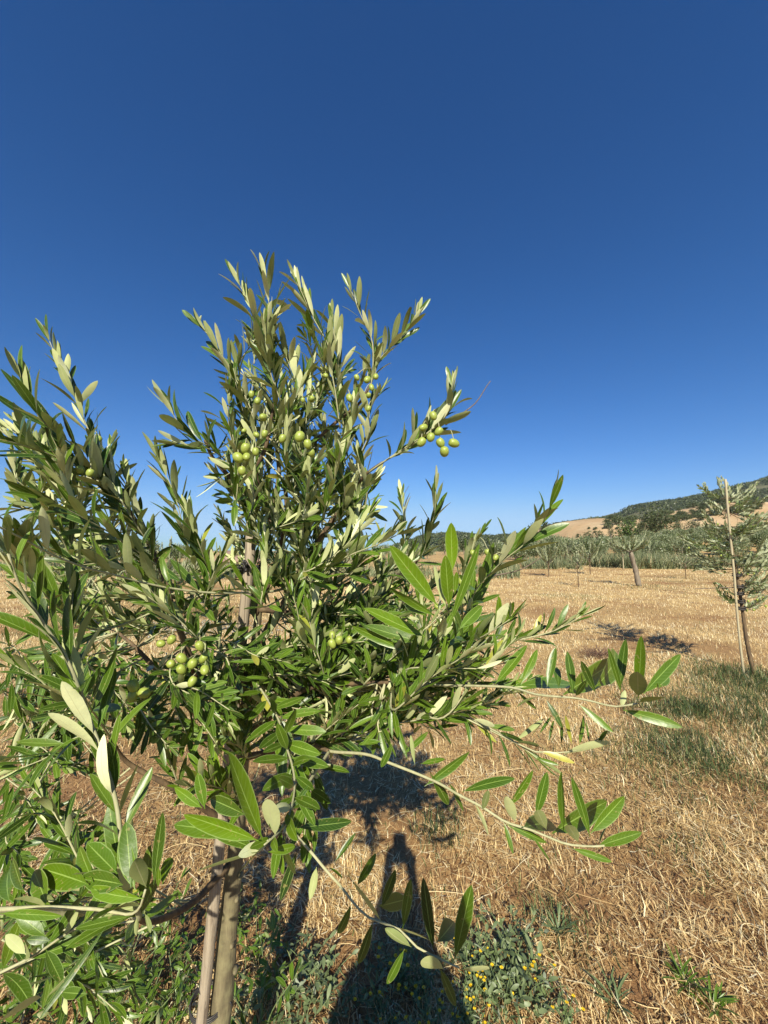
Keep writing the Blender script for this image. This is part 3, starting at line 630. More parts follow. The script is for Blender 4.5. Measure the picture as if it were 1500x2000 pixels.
# --- traced shoots: points (px, py, Y) from base to tip
S = [
    # left arm
    dict(p=[(240, 1000, .95), (200, 917, .93), (180, 857, .91), (163, 817, .90), (143, 767, .89), (117, 713, .88), (97, 667, .87)], L=.062, viv=.0),
    dict(p=[(255, 1010, .95), (215, 960, .88), (157, 883, .78), (107, 843, .72), (73, 810, .68), (43, 743, .66)], L=.068, w=.2),
    dict(p=[(235, 980, .9), (200, 950, .85), (150, 912, .78), (77, 880, .70), (0, 858, .62), (-40, 850, .6)], L=.07),
    dict(p=[(290, 1060, .9), (250, 1000, .85), (215, 930, .86), (215, 870, .88)], L=.055, viv=.0),
    dict(p=[(300, 1090, .92), (285, 1040, .9), (260, 975, .9), (245, 930, .9)], L=.06),
    dict(p=[(300, 1100, .9), (230, 1050, .8), (160, 1010, .72), (90, 975, .66)], L=.07),
    dict(p=[(556, 1150, 1.0), (524, 1156, .93), (420, 1158, .82), (340, 1150, .75), (280, 1138, .70), (220, 1122, .65), (172, 1110, .61), (108, 1086, .56), (44, 1052, .51), (-20, 1020, .47)], L=.068, up=.75, r0=.0034, viv=.25, sp_=.36),
    dict(p=[(200, 1230, .8), (120, 1190, .7), (60, 1130, .6), (20, 1070, .52), (0, 1040, .5)], L=.078, up=.4, viv=.25, w=.21),
    dict(p=[(272, 1790, .62), (240, 1720, .60), (238, 1680, .60), (236, 1640, .60), (230, 1584, .60), (218, 1532, .60), (196, 1460, .60), (180, 1418, .60), (160, 1358, .59), (140, 1306, .57), (116, 1262, .56), (80, 1210, .54), (40, 1146, .51), (16, 1082, .49)], L=.078, sp_=.34, up=.2, r0=.0042, viv=.3, w=.22),
    dict(p=[(158, 1350, .62), (150, 1300, .62), (145, 1250, .62), (140, 1200, .62), (143, 1160, .62)], L=.075, up=.3, viv=.05, w=.21),
    dict(p=[(380, 1120, 1.0), (363, 1050, .92), (343, 973, .88), (325, 930, .87), (312, 900, .86)], L=.066, w=.2),
    dict(p=[(415, 1150, 1.0), (400, 1094, .90), (384, 1050, .86), (368, 1010, .85), (352, 985, .84)], L=.062, viv=.3),
    # top
    dict(p=[(500, 870, .98), (490, 800, .95), (454, 730, .93), (430, 690, .92), (408, 655, .91), (392, 640, .91)], L=.064, w=.2, under=1),
    dict(p=[(430, 880, .95), (400, 868, .9), (370, 850, .86), (345, 820, .84), (330, 795, .83)], L=.074, w=.2),
    dict(p=[(440, 900, .95), (415, 880, .9), (385, 872, .86), (350, 868, .84)], L=.06),
    dict(p=[(545, 860, .98), (538, 760, .95), (533, 700, .93), (528, 620, .91), (522, 560, .90), (516, 540, .90)], L=.082, w=.17),
    dict(p=[(540, 820, .98), (530, 740, .94), (505, 650, .92), (485, 590, .91), (470, 560, .90)], L=.072, w=.17),
    dict(p=[(600, 920, 1.0), (580, 850, .98), (585, 780, .97), (560, 700, .96), (520, 640, .94)], L=.066),
    dict(p=[(664, 837, 1.0), (655, 767, .97), (645, 711, .95), (641, 674, .94), (613, 623, .93), (589, 571, .92), (577, 548, .92)], L=.062, w=.17),
    dict(p=[(670, 850, 1.02), (665, 760, 1.0), (660, 700, .98), (650, 640, .97), (648, 620, .97)], L=.062),
    dict(p=[(725, 749, .98), (729, 702, .96), (725, 660, .95), (706, 618, .94), (695, 590, .93), (687, 570, .93)], L=.055, w=.19),
    dict(p=[(725, 749, .98), (739, 707, .97), (762, 679, .95), (795, 646, .93), (812, 618, .92)], L=.055, w=.2, up=.35),
    dict(p=[(700, 900, 1.0), (720, 850, .98), (722, 800, .97), (740, 770, .96)], L=.055),
    dict(p=[(715, 926, .96), (748, 903, .92), (804, 870, .87), (840, 842, .84), (860, 818, .83)], L=.060, w=.27, viv=.1, up=.4, start=.35),
    dict(p=[(845, 838, .84), (874, 808, .82), (880, 780, .81), (882, 755, .81)], L=.062, w=.25, up=.3),
    dict(p=[(620, 1000, 1.0), (650, 930, .98), (680, 860, .97), (690, 790, .96)], L=.062),
    dict(p=[(640, 1040, 1.0), (672, 1001, .92), (672, 950, .86), (668, 915, .84)], L=.074, viv=.35, w=.25),
    dict(p=[(560, 960, 1.05), (590, 880, 1.0), (600, 800, .98), (605, 740, .98)], L=.06),
    dict(p=[(545, 1000, 1.05), (500, 950, .95), (465, 920, .92), (430, 935, .9)], L=.066),
    # middle
    dict(p=[(556, 1146, .98), (540, 1105, .92), (520, 1066, .90), (504, 1042, .88)], L=.06, up=.3),
    dict(p=[(556, 1150, 1.0), (600, 1126, .93), (680, 1086, .84), (741, 1062, .78), (775, 1045, .75)], L=.062, up=.55, viv=.35, sp_=.34, r0=.003, w=.23),
    dict(p=[(700, 1160, 1.1), (770, 1110, 1.05), (819, 1091, 1.0), (836, 1047, .95), (849, 1000, .92), (851, 960, .91)], L=.062, w=.15),
    dict(p=[(760, 1130, 1.2), (790, 1060, 1.15), (788, 1010, 1.15), (784, 970, 1.15)], L=.055, w=.13, sp_=.2),
    dict(p=[(890, 1220, .9), (931, 1151, .8), (953, 1125, .77), (983, 1095, .74), (1027, 1060, .71), (1061, 1017, .68), (1072, 995, .67)], L=.066, up=.3, viv=.25, sp_=.24),
    dict(p=[(860, 1200, .95), (900, 1130, .9), (915, 1080, .88), (935, 1050, .87)], L=.055),
    dict(p=[(790, 1262, .9), (860, 1265, .84), (923, 1260, .80), (983, 1255, .77), (1067, 1237, .74), (1110, 1218, .72), (1135, 1203, .71)], L=.050, up=.45, viv=.2, r0=.003, w=.19),
    dict(p=[(870, 1265, .8), (927, 1250, .70), (965, 1230, .66), (995, 1210, .64)], L=.068, up=.45, viv=.5, w=.24),
    dict(p=[(700, 1335, .9), (720, 1290, .85), (760, 1275, .8), (800, 1290, .78), (870, 1290, .74)], L=.062, viv=.15, up=.15, w=.24),
    dict(p=[(600, 1340, .95), (610, 1290, .88), (590, 1240, .84), (580, 1190, .82), (572, 1165, .81)], L=.066, viv=.4, up=.3, w=.2),
    dict(p=[(640, 1350, .92), (628, 1300, .84), (615, 1260, .82), (605, 1215, .81)], L=.064, viv=.3, up=.1, w=.22),
    dict(p=[(500, 1330, .98), (520, 1362, .88), (544, 1406, .78), (560, 1460, .68), (572, 1500, .62), (575, 1545, .57), (560, 1605, .50), (532, 1636, .46)], L=.066, up=.15, viv=.35, w=.25, r0=.003, sp_=.32),
    dict(p=[(480, 1480, .98), (470, 1460, .9), (450, 1450, .82), (440, 1440, .78)], L=.066, up=.6, viv=.45, w=.22),
    dict(p=[(767, 1333, .8), (853, 1338, .70), (940, 1340, .63), (1000, 1343, .60), (1050, 1357, .57), (1120, 1363, .545), (1157, 1370, .53), (1200, 1380, .515), (1245, 1374, .50)], man='c5', L=.066, r0=.003, viv=.45),
    dict(p=[(800, 1335, .8), (870, 1372, .75), (927, 1407, .71), (987, 1438, .68), (1020, 1459, .67), (1049, 1481, .66)], L=.050, up=-.1, viv=.1, r0=.0026, w=.18, sp_=.4),
    dict(p=[(1010, 1452, .67), (1050, 1467, .655), (1090, 1470, .65), (1133, 1463, .64), (1180, 1436, .63)], man='c5b', L=.05, viv=.2),
    dict(p=[(600, 1450, .88), (643, 1467, .80), (713, 1473, .73), (760, 1490, .69), (847, 1525, .64), (897, 1553, .61), (943, 1577, .59), (987, 1605, .575), (1034, 1620, .56), (1071, 1635, .55), (1108, 1649, .54), (1155, 1653, .53), (1180, 1652, .525)], man='c8', L=.06, r0=.0034, viv=.4),
    dict(p=[(560, 1600, .55), (580, 1633, .55), (610, 1667, .55), (637, 1700, .545), (667, 1733, .54), (690, 1763, .535), (717, 1790, .53), (750, 1803, .525), (787, 1820, .52), (810, 1847, .515), (867, 1877, .51), (897, 1890, .505)], man='c7', L=.06, r0=.003, viv=.15),
    dict(p=[(556, 1608, .50), (540, 1630, .46), (516, 1650, .435)], man='c6', L=.07, viv=.75),
    dict(p=[(849, 1268, .75), (855, 1235, .62), (868, 1205, .54)], man='c4', L=.07, viv=.6),
    dict(p=[(-30, 1780, .52), (40, 1774, .52), (96, 1772, .53), (192, 1776, .54), (248, 1786, .54), (272, 1774, .53), (284, 1738, .52)], man='cb', L=.07, r0=.004, viv=.5),
    dict(p=[(-30, 1915, .62), (60, 1870, .6), (136, 1820, .58), (200, 1790, .56)], L=.066, viv=.2, up=.2, sp_=.5, r0=.003, w=.24),
    dict(p=[(180, 1740, .78), (168, 1708, .78), (144, 1660, .78), (120, 1612, .78), (100, 1580, .78), (64, 1540, .78)], L=.06, viv=.15, up=.1, w=.22, r0=.003),
    dict(p=[(190, 1400, .85), (130, 1380, .8), (80, 1330, .78), (30, 1300, .76)], L=.06, viv=.1),
    dict(p=[(230, 1420, .8), (150, 1440, .75), (90, 1480, .72), (40, 1500, .7)], L=.062, viv=.2, up=.3),
    dict(p=[(350, 1540, .9), (330, 1480, .86), (318, 1440, .84), (300, 1400, .83)], L=.06, viv=.1, up=.2),
    dict(p=[(480, 1560, .95), (430, 1540, .8), (390, 1530, .7), (360, 1545, .66)], L=.066, viv=.5, up=.5, w=.22),
    dict(p=[(560, 1450, .95), (610, 1500, .84), (600, 1570, .75), (595, 1630, .7)], L=.064, viv=.25, up=.05, w=.23),
    dict(p=[(640, 1460, .95), (720, 1430, .95), (790, 1400, .95), (830, 1380, .95)], L=.055, viv=.05, up=.2),
    dict(p=[(680, 1440, 1.0), (690, 1400, .96), (710, 1370, .95), (735, 1350, .95)], L=.06, viv=.0, up=.4, w=.16),
    dict(p=[(480, 1420, .95), (450, 1390, .85), (420, 1340, .8), (400, 1280, .8)], L=.055),
    dict(p=[(420, 1220, .95), (400, 1190, .85), (410, 1140, .8), (430, 1090, .78)], L=.064, viv=.3, w=.2),
]
def yfun(pts):
    a = np.array(pts, float)
    return lambda x, y: float(a[np.argmin((a[:, 0] - x) ** 2 + (a[:, 1] - y) ** 2), 2])
ML = {
 'c5': (c5, [((740, 1390), (762, 1025), -.02, 1, .17), ((630, 1340), (662, 1045), .02, 1, .22), ((642, 1360), (572, 1110), -.01, 1, .14), ((770, 1365), (972, 1140), .03, 1, .22), ((650, 1460), (962, 1540), -.01, 1, .24),
             ((640, 1450), (655, 1345), .0, -1, .36), ((745, 1415), (890, 1370), -.05, -1, .26), ((492, 1365), (388, 1135), -.01, 1, .19), ((358, 1365), (332, 1125), .0, 1, .25), ((205, 1325), (255, 1098), .02, 1, .24),
             ((52, 1310), (150, 1105), .02, 1, .23), ((480, 1330), (720, 1120), .12, 1, .2), ((300, 1370), (580, 1180), .14, 1, .2), ((20, 1320), (440, 1270), .10, 1, .16), ((390, 1425), (582, 1590), -.02, 1, .22), ((200, 1400), (300, 1560), -.02, 1, .24), ((150, 1385), (20, 1425), .0, -1, .3),
             ((740, 1380), (735, 1270), -.05, -1, .3), ((275, 1330), (262, 1200), .05, -1, .2), ((860, 1330), (905, 1240), .04, 1, .3), ((30, 1350), (150, 1470), .0, 1, .16), ((370, 1380), (430, 1300), -.03, 1, .2), ((-100, 1310), (70, 1115), .05, 1, .2), ((-150, 1330), (-260, 1400), .02, 1, .2), ((-300, 1310), (-160, 1180), .02, 1, .2)]),
 'c5b': (c5, [((160, 1600), (225, 1500), .0, 1, .16), ((215, 1650), (238, 1510), .01, 1, .14), ((290, 1660), (290, 1530), .0, 1, .17), ((350, 1660), (312, 1490), .0, 1, .16), ((395, 1665), (422, 1500), .0, 1, .2), ((455, 1660), (430, 1530), .02, 1, .15),
              ((300, 1720), (560, 1630), -.03, -1, .22), ((160, 1700), (370, 1760), -.02, 1, .2), ((500, 1650), (582, 1590), -.02, 1, .4), ((20, 1640), (180, 1510), .0, -1, .18), ((20, 1650), (160, 1660), -.03, -1, .28), ((60, 1680), (240, 1800), -.02, 1, .16), ((105, 1630), (175, 1520), .02, -1, .16)]),
 'c8': (c8, [((555, 620), (735, 428), .02, 1, .30), ((552, 640), (475, 348), -.01, 1, .17), ((412, 612), (388, 308), .0, 1, .2), ((262, 535), (322, 298), .0, 1, .26), ((120, 480), (245, 290), .0, 1, .25), ((590, 690), (820, 615), -.02, 1, .24), ((455, 700), (665, 770), -.02, 1, .22),
             ((248, 640), (355, 792), -.02, 1, .2), ((92, 560), (145, 728), -.02, 1, .24), ((490, 670), (425, 545), -.03, -1, .26), ((320, 600), (270, 500), -.03, -1, .3), ((155, 560), (115, 455), -.03, -1, .3), ((190, 590), (400, 530), .10, 1, .2), ((350, 620), (608, 455), .10, 1, .22), ((100, 570), (330, 668), -.01, 1, .18), ((600, 680), (640, 590), .02, -1, .25), ((-130, 400), (135, 295), .0, 1, .2), ((-330, 370), (-90, 190), .02, 1, .22),
             ((-200, 350), (-120, 500), .0, 1, .22), ((-300, 300), (-180, 480), .02, 1, .22), ((-420, 230), (-480, 30), .02, 1, .22), ((-380, 260), (-400, 100), .02, -1, .24), ((-500, 140), (-560, 270), .0, 1, .3), ((-440, 200), (-310, 80), .03, 1, .2), ((-560, 130), (-680, 150), .0, 1, .35), ((-500, 120), (-520, -60), .02, 1, .22), ((-350, 250), (-230, 230), .03, 1, .2), ((-20, 500), (10, 400), -.02, -1, .25), ((-60, 460), (10, 620), .0, -1, .22)]),
 'c7': (c7, [((590, 990), (700, 820), .0, 1, .30), ((735, 1200), (560, 980), -.02, -1, .20), ((560, 1095), (470, 1330), .0, 1, .24), ((685, 1200), (600, 1480), .0, 1, .22), ((735, 1115), (815, 895), .0, 1, .30), ((860, 1240), (910, 955), .0, 1, .25), ((1040, 1365), (975, 980), .0, 1, .21),
             ((1165, 1420), (1262, 985), .0, 1, .24), ((1060, 1320), (1190, 1180), .05, 1, .4), ((1020, 1310), (820, 1230), .05, -1, .28), ((910, 1350), (760, 1275), -.01, -1, .42), ((870, 1360), (765, 1580), .0, 1, .24), ((1100, 1480), (965, 1410), -.02, -1, .40), ((1075, 1470), (1170, 1690), .0, 1, .28), ((1195, 1480), (1372, 1520), .02, -1, .4),
             ((355, 880), (320, 1050), .0, -1, .34), ((430, 880), (500, 960), -.02, -1, .38), ((240, 790), (150, 1050), .0, 1, .24), ((90, 780), (240, 770), .02, 1, .34), ((460, 850), (585, 690), .02, 1, .22), ((240, 650), (545, 620), .05, 1, .2), ((340, 800), (345, 650), .02, 1, .3), ((170, 700), (140, 910), .0, 1, .26), ((720, 1110), (880, 1070), .05, 1, .3), ((210, 540), (310, 400), .02, 1, .25)]),
 'c6': (c6, [((1282, 600), (1100, 178), -.02, 1, .24), ((1262, 605), (905, 470), -.02, 1, .24), ((1000, 450), (965, 275), .03, 1, .3), ((985, 445), (868, 355), .02, 1, .3), ((1200, 480), (1045, 400), .04, 1, .30), ((1260, 650), (1035, 560), .0, 1, .26), ((1270, 655), (965, 765), -.03, -1, .2), ((1345, 580), (1300, 420), -.03, -1, .38),
             ((1210, 570), (865, 530), .05, 1, .2), ((1310, 660), (1450, 640), .02, 1, .3), ((1360, 640), (1380, 760), .0, 1, .3), ((1380, 640), (1425, 760), .03, 1, .22)]),
 'c4': (c4, [((705, 655), (478, 388), -.03, 1, .26), ((770, 500), (760, 278), .0, 1, .30), ((755, 660), (738, 436), -.03, 1, .28), ((650, 795), (378, 668), -.03, 1, .22), ((760, 735), (890, 378), -.02, 1, .12), ((690, 700), (490, 570), .02, 1, .24), ((800, 760), (905, 650), .02, 1, .40), ((740, 660), (705, 470), .0, -1, .26), ((735, 790), (715, 675), -.04, -1, .42),
             ((690, 830), (380, 760), .02, 1, .2), ((700, 850), (850, 800), .0, 1, .34), ((560, 860), (330, 745), .03, 1, .2), ((680, 830), (560, 850), -.03, -1, .3), ((650, 700), (560, 640), .05, 1, .3), ((830, 740), (960, 690), .06, 1, .24), ((780, 600), (790, 500), .0, 1, .3)]),
 'cb': (cb, [((1050, 580), (565, 555), .0, 1, .22), ((1040, 640), (690, 590), -.04, -1, .30), ((1070, 500), (985, 305), -.03, -1, .46), ((1125, 480), (1190, -50), .02, 1, .2), ((990, 520), (880, 110), .03, 1, .32), ((960, 500), (930, 30), .04, 1, .34), ((860, 400), (670, 210), .04, 1, .34), ((900, 480), (670, 420), .04, 1, .36), ((680, 460), (580, 210), .05, 1, .34),
             ((650, 480), (395, 370), .05, 1, .34), ((950, 710), (555, 800), -.03, 1, .2), ((1000, 720), (1000, 850), .0, -1, .3), ((1060, 690), (1110, 820), .0, -1, .5), ((340, 640), (115, 545), -.02, -1, .30), ((335, 860), (130, 695), .0, 1, .42), ((190, 990), (45, 850), .0, -1, .6), ((370, 890), (210, 880), .0, 1, .5), ((70, 610), (0, 360), .05, 1, .26), ((340, 620), (260, 390), .05, 1, .32), ((170, 530), (90, 300), .05, 1, .22),
             ((780, 780), (290, 1480), -.06, 1, .10), ((700, 960), (370, 1320), -.03, -1, .2), ((310, 1300), (10, 1440), -.05, -1, .30), ((640, 1280), (435, 1270), .0, 1, .42), ((1190, 480), (1240, 260), .05, 1, .3), ((0, 690), (430, 700), -.02, 1, .13), ((1160, 500), (1160, 350), .0, 1, .3)]),
}
shoots = []
for s in S:
    wp = [PR(*t) for t in s['p']]
    if len(s['p']) > 1: # join to the closest limb
        d_ = np.linalg.norm(limb_pts - wp[0], axis=1); j = int(np.argmin(d_))
        if .01 < d_[j] < .30: wp = [limb_pts[j]] + wp; s['start'] = max(s.get('start', 0), d_[j] / (d_[j] + np.linalg.norm(np.diff(np.array(wp[1:]), axis=0), axis=1).sum()) * .6)
    m_ = None; kw = {k: v for k, v in s.items() if k not in ('p', 'man')}
    kw['L'] = kw.get('L', .068) * (1.28 if s['p'][-1][1] < 1000 else 1.12)
    if 'w' in kw: kw['w'] = min(max(kw['w'] * .9, .175), .21)
    if 'man' in s:
        cv, ll = ML[s['man']]; m_ = [(b - base, t - base, nn, wd) for b, t, nn, wd in man(ll, cv, yfun(s['p']))]
        kw['sp_'] = 9; kw['tipn'] = 1
    st, c_ = shoot(tree, wp, manual=m_, **kw)
    shoots.append((st, c_))
# filler shoots inside the crown
def inside(poly, x, y):
    r = False; j = len(poly) - 1
    for i in range(len(poly)):
        xi, yi = poly[i]; xj, yj = poly[j]
        if (yi > y) != (yj > y) and x < (xj - xi) * (y - yi) / (yj - yi) + xi: r = not r
        j = i
    return r
PA = [(385, 720), (440, 640), (520, 580), (600, 600), (650, 640), (700, 650), (735, 760), (700, 880), (760, 960), (760, 1060), (600, 1150), (480, 1100), (400, 960), (345, 870)]
PB = [(0, 800), (90, 800), (170, 850), (235, 940), (290, 1050), (310, 1120), (150, 1120), (60, 1000), (0, 960)]
PC = [(0, 1110), (300, 1130), (560, 1120), (800, 1080), (940, 1110), (980, 1200), (930, 1300), (830, 1350), (730, 1420), (560, 1500), (430, 1440), (220, 1250), (0, 1380)]
PD = [(0, 1380), (180, 1400), (230, 1600), (300, 1800), (330, 1990), (0, 2000)]
def fill(poly, n_, Y0, Y1, L=.06, viv=.1, outk=.6, acc=None, ln=(95, 170), **kw):
    xs_ = [p[0] for p in poly]; ys_ = [p[1] for p in poly]; k = 0; tries = 0
    while k < n_ and tries < 4000:
        tries += 1
        x, y = random.uniform(min(xs_), max(xs_)), random.uniform(min(ys_), max(ys_))
        a = math.atan2(-(y - 1250), x - 500) * outk + math.radians(90) * (1 - outk) + random.gauss(0, .5)
        Yb_ = random.uniform(Y0, Y1); l = random.uniform(*ln) * .95 / Yb_
        tx, ty = x + math.cos(a) * l, y - math.sin(a) * l
        if not (inside(poly, x, y) and inside(poly, tx, ty)): continue
        Yt = Yb_ + random.uniform(-.12, .08)
        mx, my = (x + tx) / 2 + random.uniform(-12, 12), (y + ty) / 2 + random.uniform(-12, 12)
        wp = [PR(x, y, Yb_), PR(mx, my, (Yb_ + Yt) / 2), PR(tx, ty, Yt)]
        d_ = np.linalg.norm(limb_pts - wp[0], axis=1); j = int(np.argmin(d_)); st_ = 0
        if d_[j] < .35: wp = [limb_pts[j]] + wp; st_ = d_[j] / (d_[j] + .16) * .8
        if acc: shoot(tree, wp, L=L, viv=viv, mbs=acc, start=st_, **kw)
        else: shoots.append(shoot(tree, wp, L=L, viv=viv, start=st_, **kw))
        k += 1
fill(PA, 16, .92, 1.15, L=.068); fill(PB, 8, .80, 1.05, L=.068); fill(PC, 10, .92, 1.2, L=.064)
acc = (MB(), MB())
fill(PA, 24, .98, 1.35, acc=acc, L=.066); fill(PB, 16, .85, 1.15, acc=acc, L=.066); fill(PC, 44, .95, 1.4, acc=acc, L=.062); fill(PD, 20, .78, 1.15, acc=acc, viv=.2, L=.062)
fill([(180, 1120), (450, 1130), (450, 1450), (300, 1480), (150, 1440)], 16, .78, .93, acc=acc, L=.064, viv=.12)
fill([(560, 1150), (900, 1150), (930, 1300), (800, 1400), (600, 1420)], 20, .9, 1.15, acc=acc, L=.062, viv=.15)
fill([(520, 1200), (900, 1180), (940, 1290), (860, 1400), (640, 1500), (460, 1500)], 30, .85, 1.1, acc=acc, L=.060, viv=.15)
fill([(700, 1230), (1010, 1225), (1030, 1340), (900, 1430), (700, 1440)], 14, .68, .9, acc=acc, L=.056, viv=.3)
PE = [(430, 860), (560, 800), (740, 900), (790, 1060), (760, 1280), (620, 1420), (440, 1440), (370, 1200), (400, 1000)]
fill(PE, 46, .92, 1.25, acc=acc, L=.066, viv=.12); fill(PE, 12, .80, .95, acc=acc, L=.066, viv=.25)
fill([(0, 1130), (420, 1150), (440, 1420), (300, 1500), (0, 1500)], 22, .9, 1.2, acc=acc, L=.064)
st = acc[0].build('inner_shoots', M['twig'], tree); st['kind'] = 'stuff'; fo = acc[1].build('foliage', M['leaf'], st)
# olives
def olive_mesh(r, sq=1.15):
    bm = bmesh.new(); bmesh.ops.create_uvsphere(bm, u_segments=18, v_segments=12, radius=r)
    for v in bm.verts:
        v.co.z *= sq * (1.0 + .06 * (v.co.z / r < 0)); 
        if v.co.z > r * .95: v.co.z -= (v.co.z - r * .95) * .6
    me = bpy.data.meshes.new('olive'); bm.to_mesh(me); bm.free()
    for p in me.polygons: p.use_smooth = True
    me.materials.append(M['olive']); return me
om = [olive_mesh(1, s) for s in (1.2, 1.3, 1.38)]
OL = [(c2, [(410, 685, 16), (447, 683, 15), (435, 713, 17), (460, 783, 22), (465, 850, 18), (430, 855, 15), (380, 838, 13), (540, 870, 20), (612, 862, 27), (645, 893, 22), (385, 910, 25), (353, 950, 27), (427, 925, 19), (390, 947, 21), (370, 1005, 22), (660, 930, 20), (720, 608, 14), (662, 705, 16), (625, 710, 12),
            (850, 615, 15), (895, 625, 19), (930, 612, 16), (912, 657, 15), (880, 695, 15), (900, 690, 14), (820, 700, 19), (900, 745, 14), (690, 1100, 12), (565, 980, 12), (1170, 775, 21), (1130, 825, 20), (1195, 840, 21), (1160, 865, 22), (1122, 885, 23), (1200, 888, 23), (1255, 890, 24), (1217, 925, 25)], None),
      (c1, [(580, 1222, 22), (470, 1400, 27), (530, 1420, 28)], None),
      (c3, [(838, 748, 24), (785, 768, 22), (835, 867, 25), (885, 838, 27), (885, 893, 26), (940, 865, 27), (940, 950, 24), (975, 778, 25), (993, 840, 23), (1000, 895, 26), (650, 972, 30), (703, 1008, 30), (650, 1020, 28)], None),
      (c4, [(228, 785, 18), (260, 808, 21), (227, 822, 21), (195, 830, 16), (305, 805, 18), (143, 620, 13), (170, 640, 14), (928, 412, 18), (860, 413, 15), (965, 435, 15), (810, 540, 18), (700, 655, 16)], None)]
scl = {id(c2): 2.1429, id(c1): 3, id(c3): 2.5, id(c4): 2.3077}
stalks = {}
allc = np.vstack([c for _, c in shoots]); own = np.concatenate([np.full(len(c), i) for i, (_, c) in enumerate(shoots)])
aw = allc + base
def proj(p):
    d = p - CAMV; dep = d[:, 1] * cp + d[:, 2] * sp; u = -d[:, 1] * sp + d[:, 2] * cp
    return 750 + F * d[:, 0] / dep, 1000 - F * u / dep
ax_, ay_ = proj(aw)
for cv, lst, _ in OL:
    for (x, y, r) in lst:
        px, py = cv(x, y); rp = r / scl[id(cv)] * .79
        d2 = (ax_ - px) ** 2 + (ay_ + 18 - py) ** 2; j = int(np.argmin(d2)); Yd = aw[j, 1] - .025
        if Yd > 1.02: Yd = .98
        if cv is c3: Yd += .07
        Yd = min(Yd, max(.72, .0072 * F / rp))
        q = PR(px, py, Yd); rw = rp / F * Yd * 1.0
        ob = bpy.data.objects.new('olive', om[random.randrange(3)]); C.collection.objects.link(ob)
        i = int(own[j]); ob.parent = shoots[i][0]; ob.location = q; ob.scale = (rw, rw, rw)
        ob.rotation_euler = (random.gauss(0, .5), random.gauss(0, .5), random.random() * 6)
        stalks.setdefault(i, []).append((allc[j], q + np.array((0, 0, rw * 1.1))))
for i, ls in stalks.items():
    for a_, b_ in ls:
        mb = MB()
        if np.linalg.norm(a_ - b_) > .09: a_ = b_ + nrm(a_ - b_) * .05
        mid_ = (a_ + b_) / 2 + np.array((0, 0, .008)); tube(mb, spline([a_, mid_, b_], 6), .0008, 5)
        mb.build('fruit_stalk', M['twig'], shoots[i][0])
# bare dead twig ends of the tree
for pts in ([(870, 830, .83), (905, 806, .82), (930, 786, .82), (950, 755, .82), (958, 744, .82)], [(960, 1125, .9), (1010, 1115, .88), (1040, 1100, .87), (1056, 1088, .86)], [(470, 1345, 1.05), (480, 1300, 1.0), (470, 1420, 1.05)][:2]):
    mb = MB(); tube(mb, spline([PR(*p) for p in pts], 10), np.linspace(.0018, .0009, 10), 5); mb.build('bare_twig', M['dead_twig'], tree)
# ------------------------------------------------------------------ stakes
def stake(name, pts, r, mt, label, parentless=True, ties=(), knots=True):
    root = empty(name, Vector(pts[0])); b_ = np.asarray(pts[0]); mb = MB()
    c = spline([np.asarray(p) - b_ for p in pts], 26); tube(mb, c, r * (1 + .10 * (rng.random(26) - .5)), 10, rough=.14)
    mb.build('pole', M[mt], root); tag(root, label, 'stake')
    return root
sp0 = P(393, 2010, TY - .035); sp1 = P(424, 1700, TY - .045); sp2 = P(484, 1130, TY - .035); sp3 = P(490, 1040, TY - .03)
g0 = sp0 + (sp0 - sp1) * (sp0[2] + .15) / (sp1[2] - sp0[2])
st1 = stake('wooden_stake', [g0, sp0, sp1, sp2, sp3], .0140, 'stake', 'weathered grey wooden stake standing against the trunk of the foreground olive')
b_ = np.array(g0)
def ring(pc, rx, ry, r, mt, parent, b0, turns=2, tail=True, ax=None):
    mb = MB(); a = np.linspace(0, 2 * math.pi * turns, 26 * turns)
    p = np.stack((np.cos(a) * rx, np.sin(a) * ry, a / 6.28 * r * 2.6 - .02 + .006 * np.sin(a)), 1) + np.asarray(pc) - b0
    if tail: p = np.vstack((p, p[-1] + (.01, -.01, .01), p[-1] + (.02, -.012, -.004)))
    tube(mb, p, r, 6); mb.build('tie', M[mt], parent)
ring((P(408, 1945, TY)), .043, .040, .0018, 'wire', st1, b_, 3)
ring((P(486, 1108, TY)), .030, .034, .0045, 'rubber', st1, b_, 2)
mb = MB(); kk = P(478, 1104, TY - .06) - b_
for _ in range(7): tube(mb, spline([kk + rng.normal(size=3) * .006, kk + rng.normal(size=3) * .010, kk + rng.normal(size=3) * .009], 8), .0035, 6)
mb.build('knot', M['rubber'], st1)
